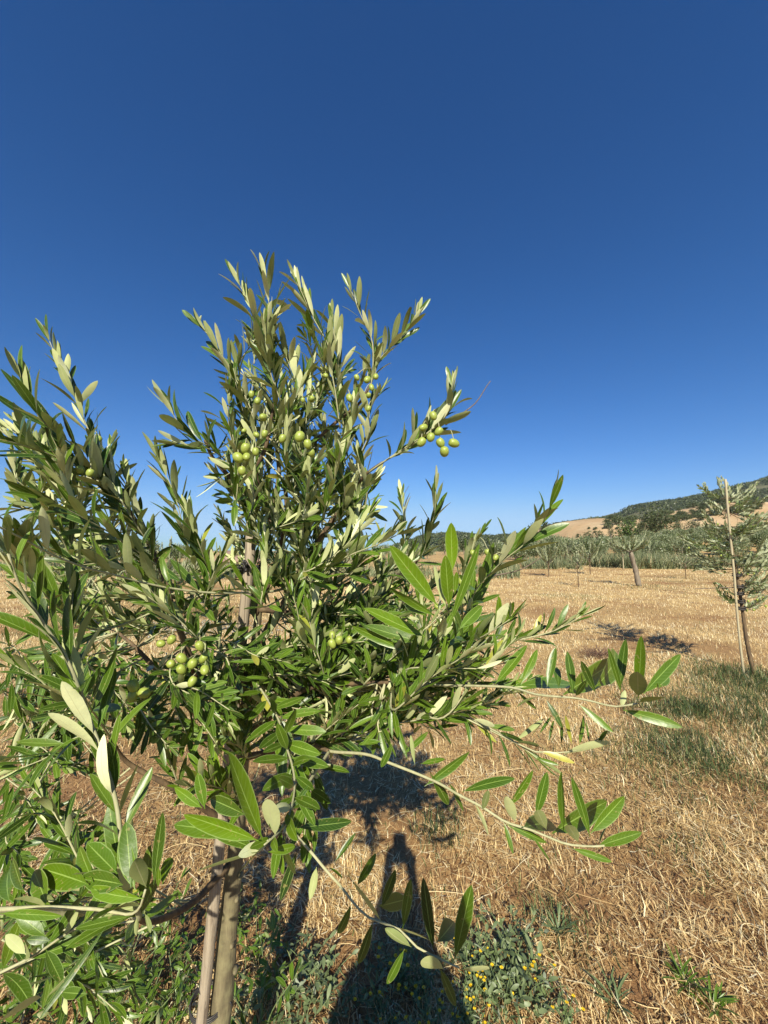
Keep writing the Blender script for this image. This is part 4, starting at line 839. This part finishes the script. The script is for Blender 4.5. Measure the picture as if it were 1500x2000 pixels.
# ------------------------------------------------------------------ neighbour tree on the right
NB = Pg(1468, 1322); NY = NB[1]
nb = empty('young_olive_tree', (NB[0], NY, gz(NB[0], NY) - .02)); tag(nb, 'slim young olive tree with pale fruit at the right edge of the field', 'olive tree')
b2 = np.array(nb.location)
cq = lambda x, y: (1300 + x / 4.444, 930 + y / 4.444)
def Q(x, y, Y): return P(*cq(x, y), Y) - b2
mb = MB(); c_ = spline([Q(800, 1850, NY), Q(740, 1600, NY), Q(700, 1400, NY), Q(665, 1150, NY), (Q(625, 900, NY)), Q(590, 700, NY), Q(560, 450, NY), Q(530, 200, NY + .05)], 40)
tube(mb, c_, np.interp(np.linspace(0, 1, 40), [0, .5, 1], [.024, .016, .005]) * (1 + .15 * rng.random(40)), 9, rough=.15); mb.build('trunk', M['limb'], nb)
lines = [((480, 170), (340, 70)), ((500, 180), (450, 20)), ((560, 240), (790, 70)), ((600, 260), (880, 190)), ((560, 330), (700, 170)), ((540, 330), (400, 240)), ((560, 480), (340, 350)), ((560, 560), (330, 430)), ((560, 640), (130, 540)), ((560, 760), (230, 690)),
         ((570, 800), (260, 780)), ((600, 800), (720, 640)), ((620, 900), (880, 560)), ((640, 960), (880, 700)), ((650, 1040), (900, 900)), ((600, 1100), (450, 950)), ((700, 1150), (900, 1040)), ((620, 560), (830, 330)), ((600, 450), (900, 400)), ((580, 600), (400, 560)), ((620, 780), (950, 760)), ((620, 900), (1000, 980)), ((580, 300), (980, 320)), ((560, 160), (620, 90)), ((620, 850), (700, 760)), ((620, 700), (980, 600)), ((520, 600), (560, 420)), ((600, 1000), (760, 900)), ((600, 500), (700, 420)), ((560, 700), (480, 640))]
for k, (a_, e_) in enumerate(lines):
    for rep in range(3):
        yb_ = NY + random.uniform(-.1, .1); yt_ = NY + random.uniform(-.45, .45)
        j = lambda s_: random.gauss(0, s_) * (.6 if rep else .2)
        A_ = Q(a_[0], a_[1], yb_); E_ = Q(e_[0] + j(40), e_[1] + j(40), yt_); d_ = np.linalg.norm(c_ - A_, axis=1); A0 = c_[int(np.argmin(d_))]
        M_ = (A0 + E_) / 2 + np.array((0, 0, -.05)) + rng.normal(size=3) * .03
        st, cc = shoot(nb, [A0, M_, E_], L=.070, sp_=.26, up=.3, r0=.004, w=.27, viv=.35, start=.18, far=True, part='leafy_shoot', stem='limb')
        if rep == 0 and k % 2 == 0:
            for q in range(3):
                pc = cc[random.randrange(1, 5)] + rng.normal(size=3) * .03 + (0, -.02, -.03)
                ob = bpy.data.objects.new('olive', om[q]); C.collection.objects.link(ob); ob.parent = st; ob.location = pc; ob.scale = (.013,) * 3
ns_ = [P(*cq(690, 1800), NY - .09), P(*cq(652, 1500), NY - .08), P(*cq(618, 1150), NY - .06), P(*cq(590, 800), NY - .06), P(*cq(545, 350), NY - .07), P(*cq(519, 28), NY - .08)]
ns_[0][2] = min(ns_[0][2], -.05)
st2 = stake('wooden_stake', ns_, .0125, 'pale_stake', 'pale cane stake tied to the young olive at the right edge')
for q, yy_ in ((620, 860), (634, 960), (640, 1020), (650, 1090), (655, 1150)):
    ring(P(*cq(q, yy_), NY - .03), .045, .045, .009, 'rubber', st2, np.array(ns_[0]), 2, tail=False)
mb = MB(); tube(mb, spline([Q(600, 965, NY), Q(440, 970, NY - .1), Q(255, 978, NY - .2)], 8), np.linspace(.007, .004, 8), 5); mb.build('bare_twig', M['dead_twig'], nb)
# ------------------------------------------------------------------ saplings and cut olives across the field
def field_tree(px, py, py_fork, py_top, wpx, tr, label, name='olive_sapling', stub=False, nleaf=500, lean=0, group=None, pale=False):
    g = Pg(px, py); x, y = g[0], g[1]; z = gz(x, y); k = y / F
    root = empty(name, (x, y, z - .03)); tag(root, label, 'olive tree', group)
    h1 = (py - py_fork) * k; h2 = (py - py_top) * k; r = wpx * k / 2
    mb = MB(); c = spline([(0, 0, 0), (lean * .4, 0, h1 * .5), (lean, 0, h1)], 12)
    tr = tr if stub else tr * .6
    tube(mb, c, np.linspace(tr * 1.25, tr * .85, 12) * (1 + .2 * rng.random(12)), 9, rough=.3); mb.build('trunk', M['pale_stake' if pale else ('old_bark' if stub else 'limb')], root)
    n_ = (15 if stub else 20) if nleaf > 300 else 9; acc = (MB(), MB())
    for q in range(n_):
        a = q * 2.4 + random.random(); rr = r * random.uniform(.5, 1.0); e = np.array((lean + math.cos(a) * rr, math.sin(a) * rr, h1 + (h2 - h1) * random.uniform(.35, 1)))
        s0 = c[-1] if stub else c[random.randrange(7, 12)]
        shoot(root, [s0, (s0 + e) / 2 + np.array((math.cos(a) * rr * .2, math.sin(a) * rr * .2, -.02)), e], L=.13, sp_=.22 if nleaf > 300 else .7, up=.3, r0=.012, w=.30, viv=.1, start=.2, far=True, mbs=acc)
    st = acc[0].build('branch', M['old_bark'], root); acc[1].build('crown', M['leaf_far'], root, smooth=False)
    return root
field_tree(1248, 1144, 1078, 1036, 96, .085, 'thick pruned olive stump with wispy crown standing alone in mid field', name='pruned_olive_tree', stub=True, nleaf=900, lean=-.28)
field_tree(1218, 1112, 1075, 1048, 60, .05, 'small olive with a pale straight trunk behind the pruned olive stump', pale=True, group=None)
field_tree(1130, 1146, 1100, 1062, 50, .03, 'thin brown sapling almost bare standing nearest in the stubble', nleaf=100)
field_tree(1110, 1104, 1070, 1045, 42, .035, 'small olive sapling with pale thin trunk nearest the reeds', pale=True)
field_tree(1153, 1122, 1085, 1050, 60, .04, 'leafy sapling left of the pruned olive stump')
field_tree(1072, 1126, 1095, 1052, 60, .05, 'bushy olive sapling at the left end of the open field')
field_tree(1270, 1106, 1072, 1046, 50, .035, 'olive sapling with pale trunk just right of the pruned stump', pale=True)
field_tree(1335, 1102, 1070, 1042, 40, .03, 'slim sapling with pale stake before the grove at the far right', pale=True)
field_tree(1340, 1130, 1100, 1062, 60, .03, 'sparse small sapling over a patch of weeds at the right', nleaf=100)
for (px, py, pf, pt, wp_, lb) in [(330, 1185, 1150, 1050, 130, 'feathery pale olive sapling seen through the left branches'), (130, 1230, 1180, 1060, 170, 'leafy olive sapling half hidden at the far left'), (655, 1150, 1110, 1060, 80, 'small olive sapling hidden behind the middle of the crown'), (240, 1160, 1120, 1056, 90, 'bushy olive sapling beyond the pale gravel patch'),
                                  (780, 1165, 1120, 1064, 90, 'small olive sapling just behind the bright leaf cluster')]:
    field_tree(px, py, pf, pt, wp_, .03, lb)
# ------------------------------------------------------------------ grass, straw, stubble
def blades(mb, x, y, z, h, wd, lean, az, curve, rnd):
    """tapering bent strips: 3 stations; lean from vertical, az heading"""
    n = len(x); st = np.stack((x, y, z), 1)
    hd = np.stack((np.cos(az), np.sin(az), np.zeros(n)), 1); side = np.stack((-np.sin(az), np.cos(az), np.zeros(n)), 1)
    tw = rng.random(n)[:, None] * 1.2; up_ = np.array((0, 0, 1.))
    d1 = hd * np.sin(lean)[:, None] + up_ * np.cos(lean)[:, None]
    l2 = lean + curve; d2 = hd * np.sin(l2)[:, None] + up_ * np.cos(l2)[:, None] 
    m = st + d1 * (h * .5)[:, None]; e = m + (d2 * np.cos(tw * .5) + side * np.sin(tw * .5)) * (h * .5)[:, None]
    e[:, 2] = np.maximum(e[:, 2], z + .003)
    sw = side * (wd / 2)[:, None]
    V = np.stack((st - sw, st + sw, m + sw * .85, m - sw * .85, e), 1).reshape(-1, 3)
    a = (np.arange(n) * 5)[:, None]
    col = np.zeros((n, 5, 4)); col[..., 0] = rnd[:, None]; col[..., 3] = 1
    mb.add(V, a + (0, 1, 2, 3), a + (3, 2, 4), col.reshape(-1, 4))
def scatter(n, y0, y1, k=1.22, pad=.9, pw=2.0):
    """points over the ground fan in front, thinning with distance"""
    u = rng.random(n); s = 1 / (1 + 0) 
    y = y0 * (y1 / y0) ** u
    x = (rng.random(n) * 2 - 1) * (k * y + pad)
    return x, y
green_spots = [(Pg(1370, 1385), .65, .6), (Pg(1470, 1405), .85, .75), (Pg(1460, 1335), .7, .8), (Pg(1255, 1146), 1.6, .45), (Pg(345, 1345), 1.1, .55), (Pg(300, 1200), 3.0, .6), (Pg(1130, 1168), 1.0, .35), (Pg(1350, 1130), 2.0, .4), (Pg(1290, 1540), .45, .25), (Pg(1180, 1500), .4, .2), (Pg(860, 1620), .14, .8), (Pg(1330, 1660), .2, .35), (Pg(1090, 1800), .15, .4), (Pg(1370, 1480), .6, .45)]
def greenness(x, y):
    g = np.zeros_like(x)
    for (p, r, a_) in green_spots: g = np.maximum(g, a_ * np.exp(-((x - p[0]) ** 2 + (y - p[1]) ** 2) / (r * r)))
    return g
soil_spots = [(Pg(1250, 1255), .8, .7), (Pg(1400, 1270), .9, .75), (Pg(480, 1560), .6, .8), (Pg(330, 1480), .6, .7), (Pg(1150, 1760), .16, .7), (Pg(1400, 1780), .2, .5), (Pg(1060, 1300), .8, .5), (Pg(1320, 1200), 1.6, .45), (Pg(800, 1390), .7, .6), (Pg(1235, 1930), .12, 1), (Pg(1000, 1740), .2, .6), (Pg(250, 1580), .3, .6), (Pg(620, 1500), .5, .5), (Pg(150, 1500), .6, .5)]
def bare(x, y):
    g = np.clip((fbm(x, y, .55, 2, 3) - .45) * 3.4, 0, .9) * ss(6, 2, y) * (.45 + .55 * ss(.5, -.3, x)) + np.clip((fbm(x, y, 3.0, 6, 3) - .58) * 3, 0, .6)
    for (p, r, a_) in soil_spots: g = np.maximum(g, a_ * np.exp(-((x - p[0]) ** 2 + (y - p[1]) ** 2) / (r * r)))
    return g
gm_ = bpy.data.objects['ground'].data; co_ = np.zeros(len(gm_.vertices) * 3, dtype=np.float32); gm_.vertices.foreach_get('co', co_); co_ = co_.reshape(-1, 3)
av_ = gm_.attributes.new('soil', 'FLOAT', 'POINT'); av_.data.foreach_set('value', np.clip(bare(co_[:, 0], co_[:, 1]) * .9, 0, .8).astype(np.float32))
mb = MB()
x, y = scatter(370000, .75, 40)
b_ = bare(x, y); keep = rng.random(len(x)) > b_ * .85; x, y, b_ = x[keep], y[keep], b_[keep]
n_ = len(x); z = ground_h(x, y) - .002
lying = rng.random(n_) < np.where(y < 3.0, .62, .40)
clump = fbm(x, y, .16, 11, 2)
h = np.where(lying, .05 + .10 * rng.random(n_) ** 2, (.025 + .06 * rng.random(n_)) * (.6 + .9 * clump)) * (1 - .4 * b_) * (1 + .02 * y)
wd = (.0014 + .0034 * rng.random(n_) ** 1.5) + .00046 * y
lean = np.where(lying, 1.35 + .28 * rng.random(n_), .15 + .75 * rng.random(n_))
z = np.where(lying, z + .03 * rng.random(n_), z)
rnd = np.clip(.54 + .27 * rng.normal(size=n_) - .45 * b_ + .35 * (clump - .5) + .20 * ss(2.2, 7, y) + .10 * np.sin(y * 4.2 + 2.5 * fbm(x, y, 4, 25, 2) * 3) * ss(3, 6, y) + .30 * (fbm(x, y, 1.1, 27, 3) - .5), 0, 1)  # straw colour also lifted with distance, offsetting the shaded faces of upright blades
dk = rng.random(n_) < .23; rnd = np.where(dk, rnd * .45, rnd); rnd = np.clip(rnd + .05, 0, 1)  # random darker, redder blades, partly painted in place of shadow gaps
blades(mb, x, y, z, h, wd, lean, rng.random(n_) * 6.283, rng.normal(size=n_) * .5, rnd)
o = mb.build('dry_grass', M['straw'], smooth=False); tag(o, 'mown golden straw and dry stubble covering the field', 'dry grass', kind='stuff')
# long straws lying about
mb = MB()
for k in range(420):
    y = .9 * (5 / .9) ** random.random(); x = random.uniform(-1.1, 1.15) * y; a = random.random() * 6.28; l = random.uniform(.08, .26)
    p0 = np.array((x, y, gz(x, y) + random.uniform(.012, .035))); d_ = np.array((math.cos(a), math.sin(a), random.uniform(-.1, .22)))
    tube(mb, spline([p0, p0 + d_ * l * .5 + rng.normal(size=3) * .008, p0 + d_ * l + (0, 0, -.01)], 5), random.uniform(.0008, .0018), 4, c=(random.uniform(.35, 1), 0, 0, 1), cap=False)
o = mb.build('loose_straw', M['straw']); tag(o, 'loose long pale stalks lying across the stubble', 'straw', kind='stuff')
# green grass
mb = MB(); 
x, y = scatter(260000, .8, 34); g = greenness(x, y) + .07 * ss(.56, .70, fbm(x, y, .8, 21, 3)) + .008
keep = rng.random(len(x)) < g * 1.2; x, y, g = x[keep], y[keep], g[keep]; n_ = len(x)
hh = (.04 + .13 * rng.random(n_)) * (.45 + g) * np.where(y > 3, 1.25, .9); 
blades(mb, x, y, ground_h(x, y), hh, .0018 + .0025 * rng.random(n_) + .0005 * y, .1 + .9 * rng.random(n_), rng.random(n_) * 6.28, .3 + rng.normal(size=n_) * .4, np.clip(.45 + .28 * rng.normal(size=n_) - .25 * g, 0, 1))
# dense clumps by the right tree
for (p, r, a_) in green_spots[:3] + green_spots[13:]:
    n_ = 5200 if r > .7 else 1800; q = rng.normal(size=(n_, 2)) * r * .6; x = p[0] + q[:, 0]; y = np.maximum(p[1] + q[:, 1] * .8, 2.4)
    cl_ = fbm(x, y, .45, 30, 2); kp = cl_ > .46; x, y = x[kp], y[kp]; n_ = len(x)
    blades(mb, x, y, ground_h(x, y), .05 + .14 * rng.random(n_), .0025 + .003 * rng.random(n_), .2 + 1.0 * rng.random(n_), rng.random(n_) * 6.28, .5 + .5 * rng.normal(size=n_), np.clip(.42 + .30 * rng.normal(size=n_), 0, 1))
o = mb.build('green_grass', M['grass'], smooth=False); tag(o, 'patches of green grass among the dry stubble', 'grass', kind='stuff')
# reeds and tall grass in front of the grove
mb = MB(); n_ = 52000; y = 33 + 11 * rng.random(n_); u = rng.random(n_); x = (.36 + .90 * u) * y
kp = fbm(x, y, 4, 14, 3) > .40; x, y = x[kp], y[kp]; n_ = len(x)
big = fbm(x, y, 6, 17, 2)
blades(mb, x, y, ground_h(x, y), (.35 + 1.3 * rng.random(n_)) * (.35 + big), .03 + .05 * rng.random(n_), .05 + .95 * rng.random(n_), rng.random(n_) * 6.28, .3 * rng.normal(size=n_), np.clip(.5 + .25 * rng.normal(size=n_), 0, 1))
n_ = 26000; y = 22 + 20 * rng.random(n_); x = (-1.1 + 1.45 * rng.random(n_)) * y; kp = fbm(x, y, 4, 18, 3) > .5; x, y = x[kp], y[kp]; n_ = len(x)
blades(mb, x, y, ground_h(x, y), .15 + .6 * rng.random(n_), .03 + .04 * rng.random(n_), .05 + .6 * rng.random(n_), rng.random(n_) * 6.28, .3 * rng.normal(size=n_), np.clip(.55 + .25 * rng.normal(size=n_), 0, 1))
o = mb.build('tall_grass', M['reed'], smooth=False); tag(o, 'belt of tall green reeds and weeds between the field and the grove', 'tall grass', kind='stuff')
# pale gravel patch on the left
g = Pg(385, 1225); mb = MB(); n_ = 1500; q = rng.normal(size=(n_, 2)) * (1.0, .5) + g[:2]; s_ = .015 + .03 * rng.random(n_)
D_ = nrm(rng.normal(size=(n_, 3)) * (1, 1, .3)); quad_leaves(mb, np.stack((q[:, 0], q[:, 1], ground_h(q[:, 0], q[:, 1]) + .03), 1), D_, np.tile((0, 0, 1.), (n_, 1)) + rng.normal(size=(n_, 3)) * .5, s_, s_, .5, 0)
o = mb.build('gravel', M['white_gravel'], smooth=False); tag(o, 'patch of pale grey gravel behind the left branches', 'gravel', kind='stuff')
# dead brush heap
g = Pg(1170, 1285); hp = empty('brush_heap', (g[0], g[1], gz(g[0], g[1]))); tag(hp, 'small heap of dry reddish brown brushwood on the stubble', 'brushwood')
mb = MB()
for k in range(170):
    a = random.random() * 6.28; r = random.uniform(.02, .26); p0 = np.array((math.cos(a) * r, math.sin(a) * r * .7, random.uniform(0, .05))); a += random.gauss(0, 1)
    e = p0 + np.array((math.cos(a) * .1, math.sin(a) * .1, random.uniform(.02, .13)))
    tube(mb, spline([p0, (p0 + e) / 2 + rng.normal(size=3) * .02, e], 4), .0022, 4, cap=False)
mb.build('twigs', M['brush'], hp)
# ------------------------------------------------------------------ weeds in the near ground
def flower_plant():
    root = empty('flowering_weed'); mb = MB(); lm = MB(); heads = []
    for k in range(9):
        a = k * .7 + random.random() * .5; r = random.uniform(.02, .09); e = np.array((math.cos(a) * r, math.sin(a) * r, random.uniform(.06, .14)))
        c = spline([(0, 0, 0), e * (.35, .35, .6), e], 8); tube(mb, c, .0012, 5, cap=False)
        nn = 6; ii = rng.integers(1, 8, nn); D_ = nrm(rng.normal(size=(nn, 3)) + (0, 0, .3))
        leaves(lm, c[ii], D_, np.tile((0, 0, 1.), (nn, 1)) + rng.normal(size=(nn, 3)) * .4, .018 + .018 * rng.random(nn), .006 + .004 * rng.random(nn), .4, .2, rng.random(nn), .2)
        if k < 4: heads.append(e)
    s_ = mb.build('stem', M['weed_stem'], root); lm.build('foliage', M['weed_leaf'], root)
    for e in heads:
        fm = MB(); n_ = 11; a = np.arange(n_) / n_ * 6.283; D_ = np.stack((np.cos(a), np.sin(a), .5 + 0 * a), 1)
        leaves(fm, np.tile(e, (n_, 1)), D_, np.tile((0, 0, 1.), (n_, 1)), .0070, .0030, .3, .1, .5, 0)
        n_ = 14; D_ = nrm(rng.normal(size=(n_, 3)) * .5 + (0, 0, 1)); leaves(fm, np.tile(e, (n_, 1)), D_, rng.normal(size=(n_, 3)), .006, .0018, 0, .1, .5, 0)
        fm.build('flower', M['flower'], root)
    return root
fp = [[flower_plant(), False] for _ in range(5)]
k = 0; GF = 'yellow flowering weeds under the olive tree'
for i in range(300):
    px = random.gauss(890, 125); py = random.gauss(1965, 60)
    if py < 1740 + abs(px - 900) * .5 or px < 640 or px > 1120: continue
    if py < 1850 and random.random() < .6: continue
    g = Pg(px, min(py, 2120)); drop(fp, k, (g[0], g[1], gz(g[0], g[1])), random.random() * 6, random.uniform(.7, 1.15), 'small weed with yellow flowers in the patch at the bottom of the picture', 'flowering weed', GF); k += 1
    if k > 26: break
def weed(name, n_leaf, Lr, wr, hgt, mt, spread=.5, viv=.2, stems=5):
    root = empty(name); mb = MB(); lm = MB()
    for k in range(stems):
        a = k * 6.283 / stems + random.random(); e = np.array((math.cos(a) * hgt * spread, math.sin(a) * hgt * spread, hgt * random.uniform(.6, 1)))
        c = spline([(0, 0, 0), e * (.4, .4, .6), e], 12); tube(mb, c, .0014, 5, cap=False)
        ii = rng.integers(2, 12, n_leaf); D_ = nrm(rng.normal(size=(n_leaf, 3)) * (1, 1, .5) + (0, 0, .6))
        leaves(lm, c[ii], D_, np.tile((0, 0, 1.), (n_leaf, 1)) + rng.normal(size=(n_leaf, 3)) * .5, Lr * (.6 + .6 * rng.random(n_leaf)), Lr * wr * (.7 + .5 * rng.random(n_leaf)), .3, .2, rng.random(n_leaf) * .9, viv)
    mb.build('stem', M['weed_stem'], root); lm.build('foliage', M[mt], root); return root
gw = [[weed('grey_leaved_weed', 9, .036, .34, .13, 'weed_leaf', .7, 0), False] for _ in range(4)]
for k, (px, py) in enumerate([(985, 1850), (1010, 1880), (960, 1870), (1000, 1920), (965, 1940), (1030, 1840), (930, 1900), (1020, 1960), (700, 1960), (660, 1990), (620, 1950), (600, 1900), (570, 1960), (540, 2000), (640, 1930), (590, 2030), (720, 2020), (1045, 1990), (980, 2000), (560, 1860), (480, 1980), (750, 1900), (880, 1880)]):
    g = Pg(px, py); drop(gw, k, (g[0], g[1], gz(g[0], g[1])), random.random() * 6, random.uniform(.7, 1.1), 'low weed with grey green oval leaves beside the yellow flowers', 'weed', 'grey leaved weeds near the trunk')
sw = [[weed('leafy_weed', 12, .045, .26, .22, 'leaf', .45, .35), False] for _ in range(5)]
for k, (px, py) in enumerate([(500, 1880), (520, 1960), (470, 1830), (330, 2060), (280, 1960), (230, 1990), (150, 1960), (90, 2010), (40, 1960), (350, 1900), (200, 1900), (300, 2010), (20, 2050), (130, 2080), (250, 2090), (380, 2080), (60, 1860), (300, 1860), (500, 2060), (160, 1850), (340, 1990)]):
    g = Pg(px, py); drop(sw, k, (g[0], g[1], gz(g[0], g[1])), random.random() * 6, random.uniform(.8, 1.3), 'small leafy green weed growing in the straw around the trunk', 'weed', 'leafy weeds around the trunk')
for (px, py, lb) in [(1395, 1965, 'bright green pointed leaf tuft at the bottom right corner'), (1340, 1925, 'smaller green pointed leaf tuft behind the one in the bottom right corner'), (1090, 1820, 'dull blue green grass tuft beside the flower patch'), (1200, 1960, 'grey green tuft between the flowers and the bare soil')]:
    g = Pg(px, py); w_ = empty('grass_tuft', (g[0], g[1], gz(g[0], g[1]))); tag(w_, lb, 'grass tuft'); mb = MB(); n_ = 26
    a = rng.random(n_) * 6.28; D_ = np.stack((np.cos(a) * .7, np.sin(a) * .7, .5 + rng.random(n_)), 1)
    leaves(mb, rng.normal(size=(n_, 3)) * .012 * (1, 1, 0), D_, np.tile((0, 0, 1.), (n_, 1)) - D_ * .2, .07 + .05 * rng.random(n_), .006 + .004 * rng.random(n_), .7, .35, rng.random(n_) * .6, .35 if 'bright' in lb or 'smaller' in lb else 0.1)
    mb.build('blades', M['leaf'] if 'pointed' in lb else M['weed_leaf'], w_)
# ------------------------------------------------------------------ the photographer (behind the lens; the shadow on the straw)
M['skin'] = plain('skin', (.45, .28, .2), .5); M['cloth'] = plain('blue_shirt', (.12, .18, .30), .9); M['denim'] = plain('dark_trousers', (.05, .06, .09), .9); M['hair'] = plain('dark_hair', (.03, .02, .015), .6); M['phone'] = plain('black_phone', (.02, .02, .022), .25)
pr = empty('person', (-.01, -.27, gz(-.01, -.27))); tag(pr, 'person in a blue shirt holding up a phone, whose shadow falls on the straw', 'person')
def skin(name, V, E, rad, mt, parent, root=0, lev=2):
    me = bpy.data.meshes.new(name); me.from_pydata(V, E, []); o = bpy.data.objects.new(name, me); C.collection.objects.link(o); o.parent = parent
    md = o.modifiers.new('skin', 'SKIN'); md.use_smooth_shade = True
    me.materials.append(mt)
    for i, r in enumerate(rad): me.skin_vertices[0].data[i].radius = r if isinstance(r, tuple) else (r, r)
    me.skin_vertices[0].data[root].use_root = True
    s = o.modifiers.new('sub', 'SUBSURF'); s.levels = lev; s.render_levels = lev; return o
pr.scale = (.95, .95, .94); pr.location.y = -.258
hz = (H - float(pr.location.z)) / .94
V = [(0, 0, .86), (0, .0, 1.0), (0, .01, 1.16), (0, .0, 1.33), (0, .01, 1.42), (0, .03, 1.49), (0, .035, 1.57), (0, .03, 1.62)]
Rr = [(.15, .11), (.13, .10), (.14, .105), (.15, .10), (.052, .052), (.07, .085), (.078, .095), (.055, .07)]
E = [(i, i + 1) for i in range(7)]
hand = {}
for s in (-1, 1):
    b0 = len(V); hx = .01 + s * .062; V += [(s * .17, .0, 1.36), (s * .21, .04, 1.20), (hx + s * .028, .17, 1.39), (hx, .215, hz - .085)]
    Rr += [.055, .047, .038, (.026, .02)]; E += [(3, b0), (b0, b0 + 1), (b0 + 1, b0 + 2), (b0 + 2, b0 + 3)]
    h_ = b0 + 3; V += [(hx, .228, hz - .035)]; Rr += [(.026, .014)]; E += [(h_, h_ + 1)]
    for q in range(4):
        i0 = len(V); zf = hz - .055 + q * .019; V += [(hx, .232, zf), (hx - s * .012, .2445, zf + .004), (hx - s * .030, .246, zf + .006)]
        Rr += [.0085, .0078, .0068]; E += [(h_ + 1, i0), (i0, i0 + 1), (i0 + 1, i0 + 2)]
    i0 = len(V); V += [(hx - s * .018, .222, hz - .065), (hx - s * .036, .222, hz - .043)]; Rr += [.010, .008]; E += [(h_, i0), (i0, i0 + 1)]
    b0 = len(V); V += [(s * .09, 0, .80), (s * .10, .02, .46), (s * .10, -.02, .09), (s * .11, .05, .04), (s * .12, .15, .03)]
    Rr += [.085, .058, .04, .042, .035]; E += [(0, b0), (b0, b0 + 1), (b0 + 1, b0 + 2), (b0 + 2, b0 + 3), (b0 + 3, b0 + 4)]
body = skin('body', V, E, Rr, M['skin'], pr)
V = [(0, 0, .86), (0, 0, 1.0), (0, .01, 1.16), (0, 0, 1.33), (0, .005, 1.39)]; Rr = [(.17, .13), (.155, .12), (.165, .125), (.17, .12), (.075, .07)]; E = [(0, 1), (1, 2), (2, 3), (3, 4)]
for s in (-1, 1): b0 = len(V); V += [(s * .17, 0, 1.36), (s * .21, .04, 1.20), (.01 + s * .09, .165, 1.38), (.01 + s * .070, .20, 1.52)]; Rr += [.075, .068, .055, .042]; E += [(3, b0), (b0, b0 + 1), (b0 + 1, b0 + 2), (b0 + 2, b0 + 3)]
skin('shirt', V, E, Rr, M['cloth'], pr)
V = [(0, 0, .90)]; Rr = [(.165, .125)]; E = []
for s in (-1, 1): b0 = len(V); V += [(s * .09, 0, .78), (s * .10, .02, .46), (s * .10, -.02, .11)]; Rr += [.10, .078, .062]; E += [(0, b0), (b0, b0 + 1), (b0 + 1, b0 + 2)]
skin('trousers', V, E, Rr, M['denim'], pr)
skin('hair', [(0, -.02, 1.56), (0, -.02, 1.62), (0, .01, 1.665)], [(0, 1), (1, 2)], [(.08, .075), (.085, .085), (.06, .07)], M['hair'], pr)
for s in (-1, 1):
    mb = MB(); box(mb, s * .115 - .045, s * .115 + .045, -.08, .19, -.01, .05); so_ = mb.build('shoe', M['hair'], pr); bv = so_.modifiers.new('b', 'BEVEL'); bv.width = .02; bv.segments = 3
ph = empty('phone', (0, -.016, H)); tag(ph, 'black phone held upright in both hands of the person', 'phone')
bm = bmesh.new(); bmesh.ops.create_cube(bm, size=1)
for v in bm.verts: v.co.x *= .076; v.co.y *= .008; v.co.z *= .155
bmesh.ops.bevel(bm, geom=[e for e in bm.edges if abs(e.verts[0].co.y - e.verts[1].co.y) > .004], offset=.010, segments=4, affect='EDGES')
me = bpy.data.meshes.new('phone_case'); bm.to_mesh(me); bm.free(); me.materials.append(M['phone']); o = bpy.data.objects.new('case', me); C.collection.objects.link(o); o.parent = ph; o.location = (0, 0, -.0)

# ------------------------------------------------------------------ thin summer haze over the whole plain
m = bpy.data.materials.new('thin_haze'); m.use_nodes = True; n = m.node_tree; n.nodes.clear(); o_ = n.nodes.new('ShaderNodeOutputMaterial')
pv = n.nodes.new('ShaderNodeVolumePrincipled'); pv.inputs['Color'].default_value = (.80, .88, 1, 1); pv.inputs['Density'].default_value = .00005; pv.inputs['Anisotropy'].default_value = .0
n.links.new(pv.outputs[0], o_.inputs['Volume'])
mb = MB(); box(mb, -4000, 4500, -300, 3200, -12, 330); hz_ = mb.build('haze', m, smooth=False); tag(hz_, 'thin pale summer haze over the plain and the mountain', 'haze', kind='stuff')
